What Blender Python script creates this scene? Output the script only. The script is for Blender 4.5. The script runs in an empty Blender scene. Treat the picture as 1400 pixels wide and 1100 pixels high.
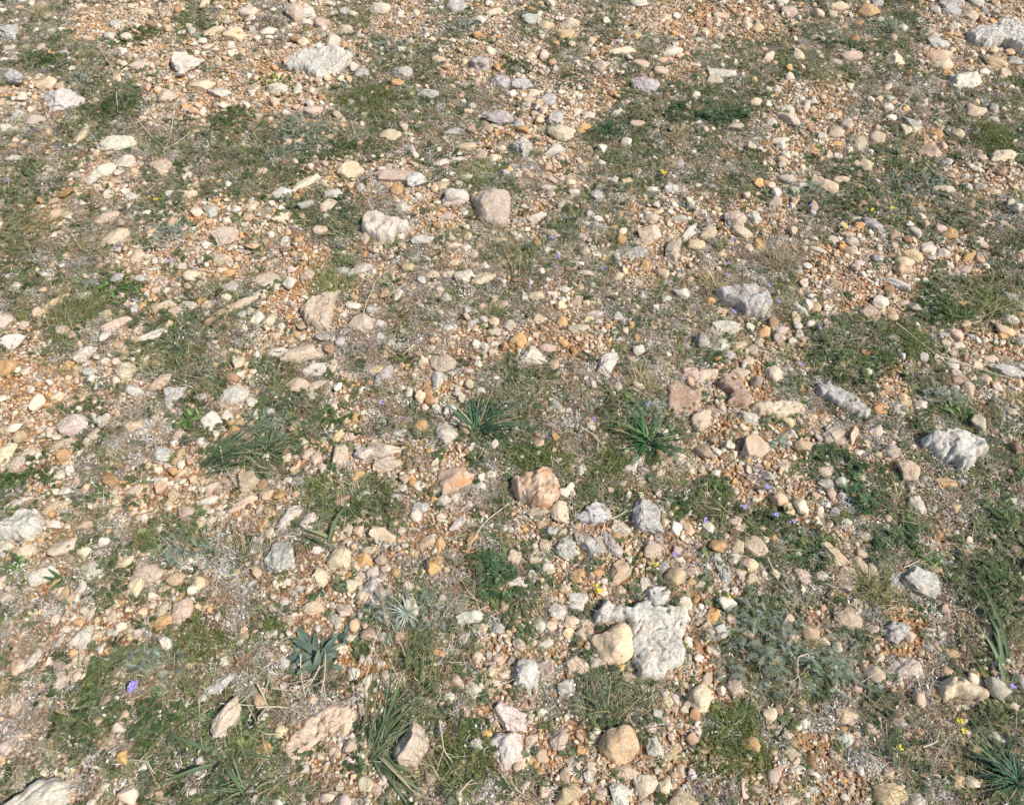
import bpy, math, random
import numpy as np

# ------------------------------------------------------------------ camera model
PW, PH, F = 1400, 1100, 1000.0
PITCH = math.radians(52.0)
CAMH = 1.6
SP, CP = math.sin(PITCH), math.cos(PITCH)

# ------------------------------------------------------------------ ground cover map (one letter per 50 x 55 px of the photograph)
# g cream gravel, o orange gravel, d dry grey litter, h green herbs, m mixture, s brown dead matter
T = [["ddogghg dgmggmg mgmgooo gmohggg", "dhmgggg oggmmgg gmgmomm hmmhggg", "gghhgog ogmhhmd ggohmhh godddmm",
      "ddmdmhh hmmhmmg gghhmmd gggmohh", "hmggmmh hooggmh dgmhdmh gmhhmgg"],
     ["hgdmmog ghhdggd ghmgggg gmghmhd", "hddgggg gohgdgm hdmggdd dogggoh", "hdhhgdh oogdddm dgdddmd mgoohhh",
      "ghdghhm ggdddgg oogddmg ghhhmgg", "ooggmhg hmgdggm hddmdgo mdhomgg"],
     ["ggmddhg hhgddgh ddhhmgg ogddmhm", "ggddggh hgggggh hdhmggg gmggmmh", "hgdgggg ghhhggd gmhmhhg ggmhddd",
      "ggmdmmm ddggggd gggggmh hhghomh", "mgmmggd ggggmdh mgggggg mdgdmhh"],
     ["sdggghd hgghhmg dgggggh hgmgodh", "sdghhmd dmoghmg gghgggh hhggsmg", "sdhmmhm ddgghmg gdhmggh mmdddgh",
      "dmhdhhh mgghghg gogggmh ggdmmdh", "mgmgmmh hmgghhd dogggmg gggmdmh"]]
ZONE = [r.replace(" ", "") for t in T for r in t]

# ------------------------------------------------------------------ stones read off the photograph: x y w h colour [tilt]
STONES = """15 49 32 18 G;112 11 14 7 W;70 45 14 7 P;58 10 14 8 P;281 9 14 11 C;343 19 24 12 W;196 18 30 8 C;159 34 14 8 G;288 47 34 10 C 8;323 51 30 14 C;262 46 12 9 G
255 90 40 20 W;15 67 14 8 W;60 66 14 8 P;18 109 36 16 G -25;191 93 26 9 W;88 143 60 26 K;230 136 20 14 P;278 120 32 14 C 15;26 158 18 11 G;8 177 15 10 W;113 188 12 18 C
161 202 44 20 W;172 224 28 16 W;144 237 26 16 W 25;125 249 18 11 W;222 231 24 22 P;256 245 16 12 W;148 268 12 10 W;300 128 30 12 W;65 117 24 12 C;335 199 10 7 C;48 167 26 10 P
404 21 24 18 P;422 19 22 15 W;421 33 18 10 W;442 34 20 13 P;473 18 14 10 G;521 15 28 12 W;569 20 11 7 W;471 45 26 12 P;369 45 24 9 W;456 60 18 14 W;415 60 16 10 C
401 87 24 14 C;475 88 14 10 W;449 108 14 12 C;380 125 28 14 W;407 124 13 12 W;375 143 14 11 C;424 156 34 16 P;497 103 20 10 G;550 103 28 14 G;584 131 32 15 G;656 89 26 15 G
600 83 18 10 C;647 58 12 7 W;677 19 30 9 C 15;624 12 28 16 G;684 116 26 16 G;672 72 16 10 W;534 189 26 15 C;642 154 14 8 C;480 236 32 20 C;541 243 62 20 P 8;566 250 34 20 K
531 230 13 9 P;417 253 36 13 W 30;386 267 26 13 W;457 268 24 13 W;602 224 26 11 W 15;637 203 30 9 C;627 219 20 8 W;622 273 38 25 W;677 220 18 10 C;657 215 18 10 P;680 165 40 18 G
621 182 28 9 G;607 257 26 10 C;630 252 14 8 W;493 258 12 11 G;360 236 18 10 P;713 118 28 14 G;749 139 20 14 G;724 139 18 10 C;758 166 22 18 G;768 186 34 20 C;755 209 30 14 W 15
714 204 34 26 G;708 172 16 11 G;806 160 20 10 W;846 155 22 8 W;872 171 22 10 P;832 145 8 7 C;820 93 20 12 P;876 91 24 9 C;904 99 22 11 P;848 72 36 10 C;919 73 24 10 W
985 103 36 12 W;977 112 22 10 P;882 120 36 16 G;910 26 16 7 C;894 35 10 6 C;987 24 26 8 C;981 31 10 8 C;1021 39 14 11 C;963 48 12 10 C;983 54 14 9 P;780 35 30 11 C;748 38 20 9 C
775 51 28 13 Y;727 30 26 12 G;873 8 22 12 W;893 260 22 10 W;917 259 22 14 K;857 250 18 11 C;814 268 20 16 G;724 81 18 9 C;780 250 16 11 C;750 258 22 9 W;1032 142 14 10 C
1005 169 11 9 W;800 178 24 12 O;1069 5 18 9 W;1145 10 26 9 C;1077 19 20 12 P;1119 22 16 12 C;1137 21 13 10 C;1185 20 30 14 O;1198 7 14 9 G;1300 4 36 12 G;1281 17 16 8 W;1300 16 28 11 G
1333 5 22 12 G;1256 30 18 7 W;1326 26 16 12 C;1345 17 10 8 G;1231 42 18 9 W;1303 38 12 7 W;1282 63 26 14 K -15;1284 79 34 12 C;1287 90 30 14 C;1360 88 28 13 Y;1385 86 20 9 G
1372 104 16 11 C;1320 115 52 20 W;1222 87 24 13 C;1163 79 28 11 C;1144 88 18 9 P;1089 80 18 12 C;1061 124 10 8 W;1075 151 20 10 W;1076 165 28 14 P -30;1054 170 13 11 W
1242 170 24 13 G -40;1250 180 11 8 C;1332 155 28 14 C;1357 167 13 8 W;1285 156 9 6 W;1156 175 20 12 P;1140 184 22 12 P;1197 191 18 15 C;1173 197 26 17 P;1309 186 14 11 C
1274 210 26 15 P;1370 217 38 15 C 8;1338 215 14 12 C;1134 215 11 9 C;1074 249 22 12 W;1129 257 34 20 C -20;1149 248 20 11 C;1185 230 20 13 C;1179 220 10 9 P;1320 259 14 10 W
1359 263 20 9 C;1288 260 28 12 P;1097 256 22 9 W;1066 194 24 9 W;1280 185 16 10 O
147 299 28 14 P 20;158 328 34 17 C 25;306 325 44 24 P;303 356 26 14 C;283 337 14 8 W;190 352 18 18 C;204 352 10 8 C;94 339 14 9 P;93 353 13 10 C;305 370 17 11 C;264 378 18 16 C
250 364 13 12 W;160 381 22 10 G;195 381 16 10 G;118 408 18 14 W;81 414 28 13 Y 30;54 430 16 12 C;9 441 24 18 W 40;52 455 10 8 C;86 453 24 14 P;20 469 28 18 W;185 425 13 13 G
196 419 10 11 O;226 419 28 13 P 25;241 426 18 11 P;162 445 36 13 P 20;150 431 20 9 Y;231 447 14 11 Y;212 460 38 12 W 20;326 420 56 14 P 25;260 420 20 11 W;285 419 15 10 C
119 485 28 18 W 30;125 509 16 13 G;144 496 14 10 W;172 510 26 20 P;95 501 14 10 O;314 394 24 12 G;343 426 10 9 W;348 437 11 13 C;220 525 28 17 P 25;181 534 28 13 W -25
241 540 30 20 G;321 543 40 24 W 15;10 505 26 20 O;108 546 20 10 Y;80 543 16 10 C;136 527 9 11 W;275 545 18 10 G;166 406 16 10 P;449 284 20 16 C;445 298 15 9 G;384 300 20 9 C
440 317 20 14 P;461 327 7 6 W;391 332 12 12 W;500 327 14 16 P;549 324 13 12 W;580 329 32 14 G 10;672 291 54 44 P;682 331 22 9 P;550 286 20 13 G;609 297 16 10 P;640 324 11 12 C
636 340 16 8 W;647 350 15 11 P;651 362 20 9 C;621 360 14 8 C;636 380 28 18 W;661 382 32 17 C 30;687 361 14 8 P;590 377 20 10 C;597 389 18 8 W;604 397 14 11 W;560 367 18 13 Y
527 380 11 12 C;492 371 30 14 W 30;470 371 20 10 G;495 380 12 9 C;421 377 20 15 P;366 385 38 18 P;381 392 14 12 P;353 405 11 12 C;370 440 22 15 C;354 435 16 18 W;496 447 32 22 P
485 420 20 12 W;510 425 17 13 G;467 468 15 13 G;520 461 11 9 W;534 469 11 8 W;612 450 18 8 W;661 439 13 10 W;675 441 16 13 C;676 455 15 11 P;591 477 14 9 W;606 501 32 20 P
600 521 16 18 G;412 485 52 28 P 15;430 507 32 19 W;454 501 14 17 C;380 484 22 12 W 20;406 530 34 18 C 10;436 527 32 12 P 20;425 542 16 11 W;514 507 20 12 Y;527 515 24 18 G 50
676 482 14 8 W;662 491 11 11 C;685 492 13 9 O;708 471 24 20 O;659 536 15 9 W;496 535 16 9 W;475 546 12 10 C;687 419 16 9 Y;439 479 14 9 P
732 300 26 13 W 20;728 489 38 26 W;831 499 34 24 W 30;886 324 28 22 C;942 322 36 12 W 40;920 340 30 20 P 40;1004 304 28 22 P;1014 320 28 15 P;1028 300 18 18 W;966 350 14 9 W
985 349 16 10 Y;950 337 24 14 C;872 347 30 13 G;891 300 22 11 P;967 321 20 13 P;1039 340 18 18 O;1022 343 14 12 P;905 377 18 13 C;920 352 18 16 P;882 364 14 12 O;846 379 15 11 C
806 374 26 10 P;871 388 14 8 C;814 350 16 9 W -30;800 345 12 10 P;752 320 24 10 P -30;771 397 16 9 W;718 407 10 10 W;733 407 20 14 C;812 430 22 9 W;805 439 14 9 Y;792 451 28 14 P 10
865 447 13 9 O;866 427 11 9 P;840 454 9 12 W;767 441 15 13 O;769 471 15 10 O;750 478 24 11 P;737 437 15 10 C;937 452 20 9 P;979 411 9 8 P;982 429 20 11 C;989 452 38 20 W
985 475 28 15 W 25;1010 474 20 14 C;1027 479 14 14 P;995 487 18 12 G;995 389 15 6 C;965 515 34 15 C 15;1008 512 28 12 P;944 513 22 14 P;956 491 14 8 W;1022 495 15 10 C;844 532 14 14 P
939 497 14 9 P;775 279 18 7 W;929 301 18 10 G;857 411 12 7 P;1195 310 28 16 G -20;1249 321 16 13 W;1286 331 14 9 W;1317 328 11 5 W -30;1341 337 20 10 P -30;1337 330 15 10 W
1246 351 28 16 Y -15;1237 362 24 12 C;1267 342 20 12 W;1289 347 18 10 W;1222 337 12 9 C;1222 325 15 13 R;1157 322 16 8 P;1138 329 16 8 W;1116 342 24 10 W -20;1175 361 17 9 W
1220 387 36 12 K -35;1219 407 13 9 C;1235 415 14 9 P;1187 430 24 15 P;1217 434 16 13 Y;1251 420 20 12 P;1110 409 14 11 W;1092 425 22 14 W -60;1087 435 12 13 C;1132 447 15 17 P
1069 452 18 10 W;1064 464 16 15 P;1384 409 26 13 G -20;1325 410 13 8 C;1320 369 17 9 P;1346 367 11 9 W;1289 460 14 10 G;1305 461 17 14 C;1309 474 20 12 W;1291 471 14 12 C
1327 459 12 7 G;1352 492 22 12 C;1372 509 42 15 K -15;1398 508 14 16 W;1335 501 15 10 C;1320 504 11 11 C;1300 499 15 15 W;1305 510 18 12 P;1309 520 18 12 R;1324 535 16 18 P
1344 521 20 12 P;1329 519 11 10 C;1221 465 17 10 P;1058 514 24 20 C;1094 531 11 9 O;1235 547 14 12 Y;1058 279 18 12 P;1172 300 16 6 K;1175 310 16 10 O
104 586 34 28 W;141 577 20 16 W;68 591 13 11 W;184 584 20 14 C;9 622 20 24 C;24 636 19 17 P;41 622 18 13 C;90 607 24 10 P 25;119 605 16 10 W;85 626 20 16 O;221 625 26 20 G
276 606 15 12 W;323 584 20 15 O;246 595 17 13 P;311 570 13 15 W;295 595 11 11 C;325 641 9 11 W;340 660 26 26 P;202 638 18 9 Y;202 657 18 8 W;200 666 14 9 Y;175 659 15 8 O
187 648 16 8 O;284 687 26 11 W 25;254 703 22 18 P;289 699 11 9 W;277 715 14 15 C;290 668 22 10 P 30;276 672 12 12 C;333 690 36 12 C 25;302 702 14 10 P;194 689 12 9 C;159 686 16 11 C -40
185 672 20 12 P;82 690 34 9 C;22 690 34 11 W 30;12 722 26 22 K;71 697 20 13 Y;45 731 20 15 C;58 737 10 9 O;40 755 24 16 C 30;12 747 18 13 W;59 789 36 22 W;13 817 32 11 W 30
127 781 30 18 W;170 770 32 14 C 35;205 785 46 24 P;186 806 22 22 C;130 812 11 9 C;212 754 28 11 P 25;252 821 26 10 O;298 729 10 18 P;150 727 11 10 Y;275 785 28 8 P 15
354 566 11 17 W;369 566 14 13 W;446 604 17 11 W;463 596 20 13 Y 45;616 561 22 16 W;620 579 17 17 W;610 596 30 28 W;604 582 14 10 W;500 621 26 20 W;527 617 40 17 P;544 592 26 12 G
554 582 12 10 O;576 586 17 18 O;579 604 15 10 O;532 636 38 18 P;466 627 20 30 P;432 630 16 16 C;422 620 20 12 P 50;440 642 15 14 C;455 640 10 11 W;404 644 15 9 Y;491 652 24 14 O
619 657 56 36 O 20;550 669 14 10 W;574 666 18 12 W;542 680 15 10 W;655 666 18 13 W;606 686 17 14 W;624 682 14 11 W;641 691 15 11 W;574 695 20 14 G;672 650 14 10 W;626 717 28 15 W 35
645 714 8 13 W;550 712 10 8 W;396 709 42 24 W 45;361 717 15 24 O;369 731 15 14 P;421 714 20 22 W;475 725 15 13 P;522 732 38 22 C -25;550 726 11 13 W;385 762 40 44 G;465 764 36 32 C
497 766 24 20 O;487 775 14 13 C;507 752 20 13 P;510 784 15 17 W;529 776 11 11 W;441 791 26 22 C;491 789 14 12 P;480 802 28 17 C;466 784 11 9 C;506 802 20 20 G;496 817 18 16 C
522 812 18 20 G;555 771 13 11 O;541 784 13 14 O;592 778 22 18 O;597 766 13 12 O;602 749 12 24 O;585 741 26 13 C 25;565 757 12 10 Y;703 764 18 20 C;465 686 30 12 R 15;500 677 18 11 G
617 760 14 10 W;428 820 18 9 C;381 801 11 11 C
764 700 24 30 C;811 705 50 34 K;882 709 42 46 G;850 725 26 18 W -30;805 745 46 30 G -40;772 751 26 24 G;836 746 36 18 G -60;747 744 18 17 P;892 752 24 26 P;756 726 16 14 G;795 644 22 17 W
869 631 16 14 W;877 660 11 11 C;899 652 14 11 C;944 642 12 13 C;846 786 34 26 C 60;848 810 15 12 C;817 782 15 13 O;810 770 12 10 C;729 784 13 15 W;712 796 32 15 W;737 794 12 9 Y
791 787 20 22 O;907 777 15 18 G;882 799 15 20 W;889 815 22 20 C;956 577 28 26 P;1025 572 32 18 W -20;872 566 17 9 W;1030 616 38 32 C;965 675 15 13 C;1004 712 16 13 P;1012 722 17 14 P
1007 747 16 17 C;1030 748 32 22 C -50;1005 765 20 13 W;1024 772 22 20 C;982 770 30 16 G -60;990 787 18 20 G;1027 794 20 17 P;1010 787 14 16 P;992 805 11 11 W;970 806 12 11 C
944 785 20 14 P;926 752 13 14 P;910 716 12 10 C;909 746 10 8 C;956 799 14 10 P;955 764 10 7 C;942 757 12 7 C;961 747 15 9 C;791 820 28 16 W;900 736 11 14 G;730 765 14 15 P;734 700 30 14 P
1241 646 26 24 C;1250 692 22 24 W;1217 620 24 18 P;1291 664 26 17 O;1138 759 34 24 C -50;1171 772 26 18 C -30;1156 784 26 20 P;1157 803 24 18 P;1178 757 18 14 C;1189 780 16 15 P
1201 774 11 13 W;1181 734 17 12 P;1154 747 12 11 P;1126 645 24 17 P;1152 662 18 14 W;1137 679 15 15 P;1151 682 12 14 G;1174 655 17 11 C;1185 665 15 9 C;1180 721 12 10 W;1159 716 20 11 W
1182 706 16 11 Y;1139 595 34 16 P 20;1165 597 24 14 C 60;1181 607 13 14 Y;1147 604 18 12 P;1076 579 17 12 Y;1091 575 10 12 C;1128 576 14 11 C;1111 569 12 8 C;1202 560 18 14 O
1231 564 20 14 W;1236 552 14 10 Y;1070 639 22 10 P;1089 650 15 8 P;1095 689 8 7 W;1255 797 56 38 G -15;1226 795 30 20 G;1097 790 26 20 P;1381 563 20 13 P;1246 670 12 14 W;1260 765 10 7 W
1241 735 11 9 C
115 874 30 22 W 50;100 905 28 14 C 20;46 903 24 14 W 60;84 928 18 24 P;98 925 13 16 P;226 832 24 14 C 60;249 836 28 30 P;221 853 36 16 O 15;154 844 15 12 C;27 912 22 18 C;56 835 20 12 C
9 844 14 13 W;109 849 12 10 O;136 866 9 9 C;125 840 18 10 P 60;165 920 24 15 P;305 937 44 20 G 25;312 984 52 34 P 70;22 966 22 17 P;11 1022 20 18 P;5 1057 16 11 W 60;88 1080 24 18 W 60
122 908 10 8 P;124 1048 14 10 G;196 1025 17 10 G;150 1017 20 17 P;33 1005 20 12 C;428 832 30 17 C;459 848 24 13 W -60;470 835 22 18 P;644 844 42 22 W 20;660 859 13 12 C;680 859 18 14 G
634 875 20 13 W 30;614 884 20 12 W;534 909 16 14 O;527 924 14 13 P;519 929 10 10 W;502 954 11 12 W;567 1021 54 42 P 60;470 997 20 20 C;480 977 14 12 C;501 1019 12 16 C;501 1070 22 20 C
526 1064 15 15 W;515 1079 11 13 C;536 1083 20 18 P;671 916 18 14 C 60;647 944 21 22 W;626 931 24 16 P -50;616 955 20 13 W;650 921 20 13 G;664 934 14 12 C;677 932 14 12 P;669 945 16 12 C
632 911 14 12 G;681 899 15 12 P;636 977 18 14 P;641 969 12 9 C;698 984 54 34 W -30;693 1028 56 46 W;405 949 10 9 W;427 1082 12 9 W;838 882 60 50 C;872 876 14 14 P;865 895 17 18 W
850 911 17 15 O;817 907 21 15 W;787 911 34 28 C;719 925 38 46 K;747 918 26 26 P;786 829 24 17 W;761 837 26 20 W -50;738 856 17 16 W;783 850 22 15 C;801 851 13 12 P;811 849 9 9 C
863 926 28 20 C;880 941 12 11 P;912 961 16 14 C;925 956 14 12 W;899 974 16 13 G;888 950 13 11 P;956 955 27 31 C;965 861 22 22 C;974 845 22 16 O 60;845 1022 54 48 Y;893 1021 38 28 W -50
889 995 20 16 P;762 1012 26 31 P;795 1024 14 14 O;784 1045 18 17 P;804 1061 17 17 W;712 1046 24 18 C 40;736 1052 14 13 O;727 1040 13 12 O;850 1057 44 18 C;849 1086 28 30 W;882 1075 30 26 P
907 1076 22 20 C;932 1094 42 26 Y;887 1097 24 10 P;822 1084 18 16 P;1003 1070 24 12 G 65;1015 1075 26 18 C 65;962 1025 15 11 Y;1005 941 22 18 P;917 992 12 11 C;910 984 14 9 C;919 1032 22 14 Y 25
742 976 15 12 W;726 979 13 11 P;930 1052 14 13 P;720 1070 16 15 W;730 1011 20 12 P;1035 1078 18 14 P;808 1045 14 12 P;712 880 20 20 P;934 826 24 20 W -30
1158 845 42 32 P;1286 866 14 13 W;1271 865 13 10 W;1271 887 14 11 W;1244 872 15 13 P;1222 866 40 28 G;1259 891 13 11 P;1233 914 50 28 W;1226 931 14 12 W;1275 950 17 17 O
1290 940 20 14 G;1080 870 20 17 P;1100 991 16 13 W;1152 1010 24 19 W 30;1155 983 28 20 C;1089 1051 22 14 W;1080 1032 22 15 C;1110 1061 20 13 W;1142 1030 18 12 P;1159 1055 12 12 P
1069 1046 14 11 C;1215 1087 48 28 Y;1215 1059 18 14 C;1102 1090 11 13 W;1110 1077 20 12 G;1077 1093 32 16 P;1094 1080 15 9 O;1364 1011 28 15 W;1347 861 20 14 C 60;1295 917 18 13 C
1362 984 11 8 C;1187 1095 14 10 C"""

# rocks whose outline matters: colour, height above ground (m), roughness, outline in pixels, label
OUTLINES = [
 ("K", .030, 1.0, [(815,850),(816,838),(830,821),(844,827),(860,832),(877,824),(886,824),(892,831),(913,830),(932,832),(942,848),(935,858),(931,872),(937,893),(928,910),(911,914),(906,924),(895,928),(874,926),(868,912),(863,895),(857,877),(863,866),(859,850),(845,850)],
  "large white pitted outcrop of irregular shape beside the round beige stone", "the large white outcrop"),
 ("K", .026, .8, [(882,807),(892,800),(910,801),(918,810),(914,822),(901,829),(892,828),(884,819)],
  "white rock with a dark hole capping the rear of the large white outcrop", None),
 ("P", .045, 1.0, [(697,657),(708,648),(732,647),(736,640),(752,640),(763,655),(766,681),(752,692),(741,695),(717,688),(702,676)],
  "orange streaked boulder with rust bands in the centre of the picture", "the orange streaked boulder"),
 ("R", .020, .4, [(911,530),(923,517),(934,526),(946,533),(974,530),(963,538),(956,558),(943,569),(911,564)],
  "flat pinkish brown slab with a chipped pale lower edge", "the flat pinkish slab"),
 ("R", .030, .5, [(978,523),(991,517),(1014,526),(1029,549),(1021,558),(991,552),(998,539)],
  "reddish brown rock just right of the flat pinkish slab", None),
 ("C", .026, .8, [(1021,556),(1037,550),(1069,548),(1099,553),(1101,565),(1067,571),(1037,568)],
  "long cream rock lying crosswise between the pinkish slab and the long grey rock", "the long cream rock"),
 ("G", .030, .9, [(1110,529),(1122,522),(1147,532),(1174,550),(1192,565),(1183,575),(1151,561),(1138,553),(1122,543)],
  "long grey lichened rock slanting down to the right in grey litter", "the long grey rock"),
 ("K", .045, 1.0, [(1259,601),(1268,592),(1287,591),(1299,585),(1325,594),(1343,600),(1351,611),(1347,621),(1334,624),(1330,638),(1316,642),(1302,631),(1287,628),(1276,619),(1263,611)],
  "big white hollowed rock near the right edge with a bright ridge", "the big white hollowed rock"),
 ("W", .045, .6, [(493,304),(503,295),(519,294),(532,301),(545,302),(559,304),(561,314),(541,318),(538,326),(520,329),(508,325),(495,316)],
  "lobed white rock left of the pink boulder, two humps joined", "the lobed white rock"),
 ("W", .040, .7, [(-8,1112),(9,1099),(28,1083),(56,1062),(72,1060),(88,1066),(97,1078),(93,1102),(86,1130),(10,1135)],
  "pale rock with a rusty hollow cut off by the bottom left corner", "the pale corner rock"),
 ("P", .034, .9, [(409,424),(425,409),(442,401),(463,403),(457,420),(453,436),(448,451),(425,448),(414,438)],
  "hooked pinkish white rock standing in gravel left of the grey litter", "the hooked pinkish white rock"),
 ("K", .034, .9, [(390,93),(402,78),(425,71),(462,66),(484,76),(470,93),(450,105),(432,108),(415,97),(400,95)],
  "broad white slab rising from gravel near the top left", "the broad white slab"),
 ("K", .045, 1.0, [(1321,43),(1350,39),(1372,31),(1402,40),(1425,60),(1410,75),(1394,73),(1370,61),(1345,63),(1325,56)],
  "large white rough rock cut by the right edge near the top", "the large white rock at top right"),
 ("C", .018, .7, [(384,1026),(401,999),(424,978),(450,961),(478,961),(492,974),(484,992),(464,992),(448,1008),(430,1024),(410,1040),(390,1037)],
  "long pale rock slanting up to the right by the dry stalks", "the long pale slanting rock"),
 ("G", .045, .7, [(976,401),(1000,391),(1030,393),(1050,399),(1057,417),(1046,431),(1020,431),(1009,421),(987,413)],
  "big smooth grey boulder in litter right of centre", "the big grey boulder"),
 ("K", .045, .9, [(-8,722),(13,712),(27,697),(50,694),(62,710),(55,726),(32,738),(13,737),(0,738)],
  "large pitted grey white rock at the left edge", "the pitted rock at the left edge"),
 ("C", .034, 1.0, [(1281,940),(1290,928),(1302,923),(1318,930),(1338,938),(1356,951),(1345,958),(1318,955),(1305,950),(1294,962),(1283,955)],
  "long tan rock with a dark hollow near the right edge", "the long tan rock"),
]

# hand-written labels for notable ellipsoid rocks: (x, y): (label, short landmark or None)
NAMED = {
 (672,291): ("large rounded pink boulder above the centre, biggest in that part", "the large pink boulder"),
 (622,273): ("rounded white rock just left of the large pink boulder", None),
 (541,243): ("long pinkish flat stone lying behind the lobed white rock", "the long pinkish stone"),
 (306,325): ("pinkish oval rock alone in gravel at upper left", "the pinkish oval rock"),
 (88,143): ("pale rock with a bright white cap at the far left", "the white capped rock"),
 (161,202): ("white flat stone topmost of four in a line at upper left", "the topmost of four white stones"),
 (1320,115): ("flat topped pale rock at upper right amid dry plants", "the flat topped pale rock"),
 (768,186): ("cream stone with curved bands near the top centre", "the banded cream stone"),
 (728,489): ("shaggy white rock directly left of the tilted white block", "the shaggy white rock"),
 (831,499): ("tilted white block standing alone right of the shaggy white rock", "the tilted white block"),
 (708,471): ("bright orange stone touching the back of the shaggy white rock", None),
 (838,882): ("big smooth rounded beige stone leaning on the large white outcrop", None),
 (956,955): ("smooth egg shaped cream stone in front of the large white outcrop", "the egg shaped cream stone"),
 (845,1022): ("big rounded yellowish stone near the bottom centre", "the big yellowish stone"),
 (567,1021): ("pink and white stone held in the strap leaved tuft", "the pink and white stone"),
 (619,657): ("orange stained rock left of the streaked boulder with a cream half", "the orange stained rock"),
 (811,705): ("domed grey rock with black pits, largest of the grey group", "the domed pitted rock"),
 (805,745): ("mottled grey block in front of the domed pitted rock", None),
 (882,709): ("rough grey rock with white patches right of the domed pitted rock", None),
 (592,778): ("bright orange cobble at the end of an orange stone row", "the bright orange cobble"),
 (610,596): ("chalk white lumpy stone beside the blue green leaf tuft", "the chalk white stone"),
 (719,925): ("grey white pitted rock left of a pale cobble and gravel", "the pitted grey white rock"),
 (698,984): ("white slanting stone, upper of a pair near the bottom", None),
 (693,1028): ("white pink stone, lower of a pair near the bottom", "the lower white pink stone"),
 (312,984): ("upright pinkish stone with green strap leaves at its foot", "the upright pinkish stone"),
 (385,762): ("shaggy grey fibrous rock left of a cobble heap", "the shaggy grey rock"),
 (465,764): ("cream knobbly rock at the head of the cobble heap", "the knobbly cream rock"),
 (522,732): ("cream and white slanted rock behind the cobble heap", None),
 (396,709): ("slanting pale stone with a bright lower side, like a shell", "the shell like stone"),
 (1255,797): ("rough grey weathered rock beside green herbs at lower right", "the rough grey rock"),
 (1158,845): ("pink wedge rock at the top of the silvery shrub", "the pink wedge rock"),
 (1233,914): ("rough white rock in brown gravel at lower right", "the rough white rock"),
 (1215,1087): ("big tan stone cut by the bottom edge at right", "the big tan stone"),
 (205,785): ("pink flat topped stone in gravel at lower left", "the pink flat stone"),
 (59,789): ("half buried pale stone with a bright rim at lower left", "the half buried pale stone"),
 (104,586): ("rounded whitish stone in the left gravel field", "the rounded whitish stone"),
 (412,485): ("broad pink stone in gravel, largest below the hooked rock", "the broad pink stone"),
 (321,543): ("cream white rounded stone in the left middle, bright on top", "the bright cream stone"),
 (326,420): ("long thin pink stone slanting up at upper left", "the long thin pink stone"),
 (989,452): ("white rough rock just in front of the big grey boulder", None),
 (1030,616): ("buff rounded rock in gravel below the long cream rock", "the buff rounded rock"),
 (1138,759): ("cream wedge shaped stone above the cracked pink stones", "the cream wedge stone"),
 (1156,784): ("upper half of a cracked pink stone at lower right", None),
 (1157,803): ("lower half of a cracked pink stone at lower right", None),
 (1372,509): ("white pitted long stone by the right edge, middle height", "the white pitted long stone"),
 (115,874): ("bright cream white stone in brown litter at lower left", "the bright stone in brown litter"),
 (249,836): ("pink brown stone at the end of the lower left gravel", None),
 (680,165): ("flat grey stone far off, left of the banded cream stone", "the flat grey stone"),
 (1291,664): ("flat ochre stone in front of the big white hollowed rock", None),
 (1246,351): ("yellowish stone in the right upper gravel field", "the yellowish stone"),
 (15,49): ("grey rock at the left edge near the top", "the grey rock at top left"),
 (255,90): ("pale lumpy stone in the top left gravel", "the pale lumpy stone"),
 (985,103): ("white and rust stone near the top right of centre", "the white and rust stone"),
 (1370,217): ("long cream stone beside the green cushion at upper right", "the long cream stone at upper right"),
 (644,844): ("white rough stone between green herbs and gravel, lower middle", "the white rough stone"),
}

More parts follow.
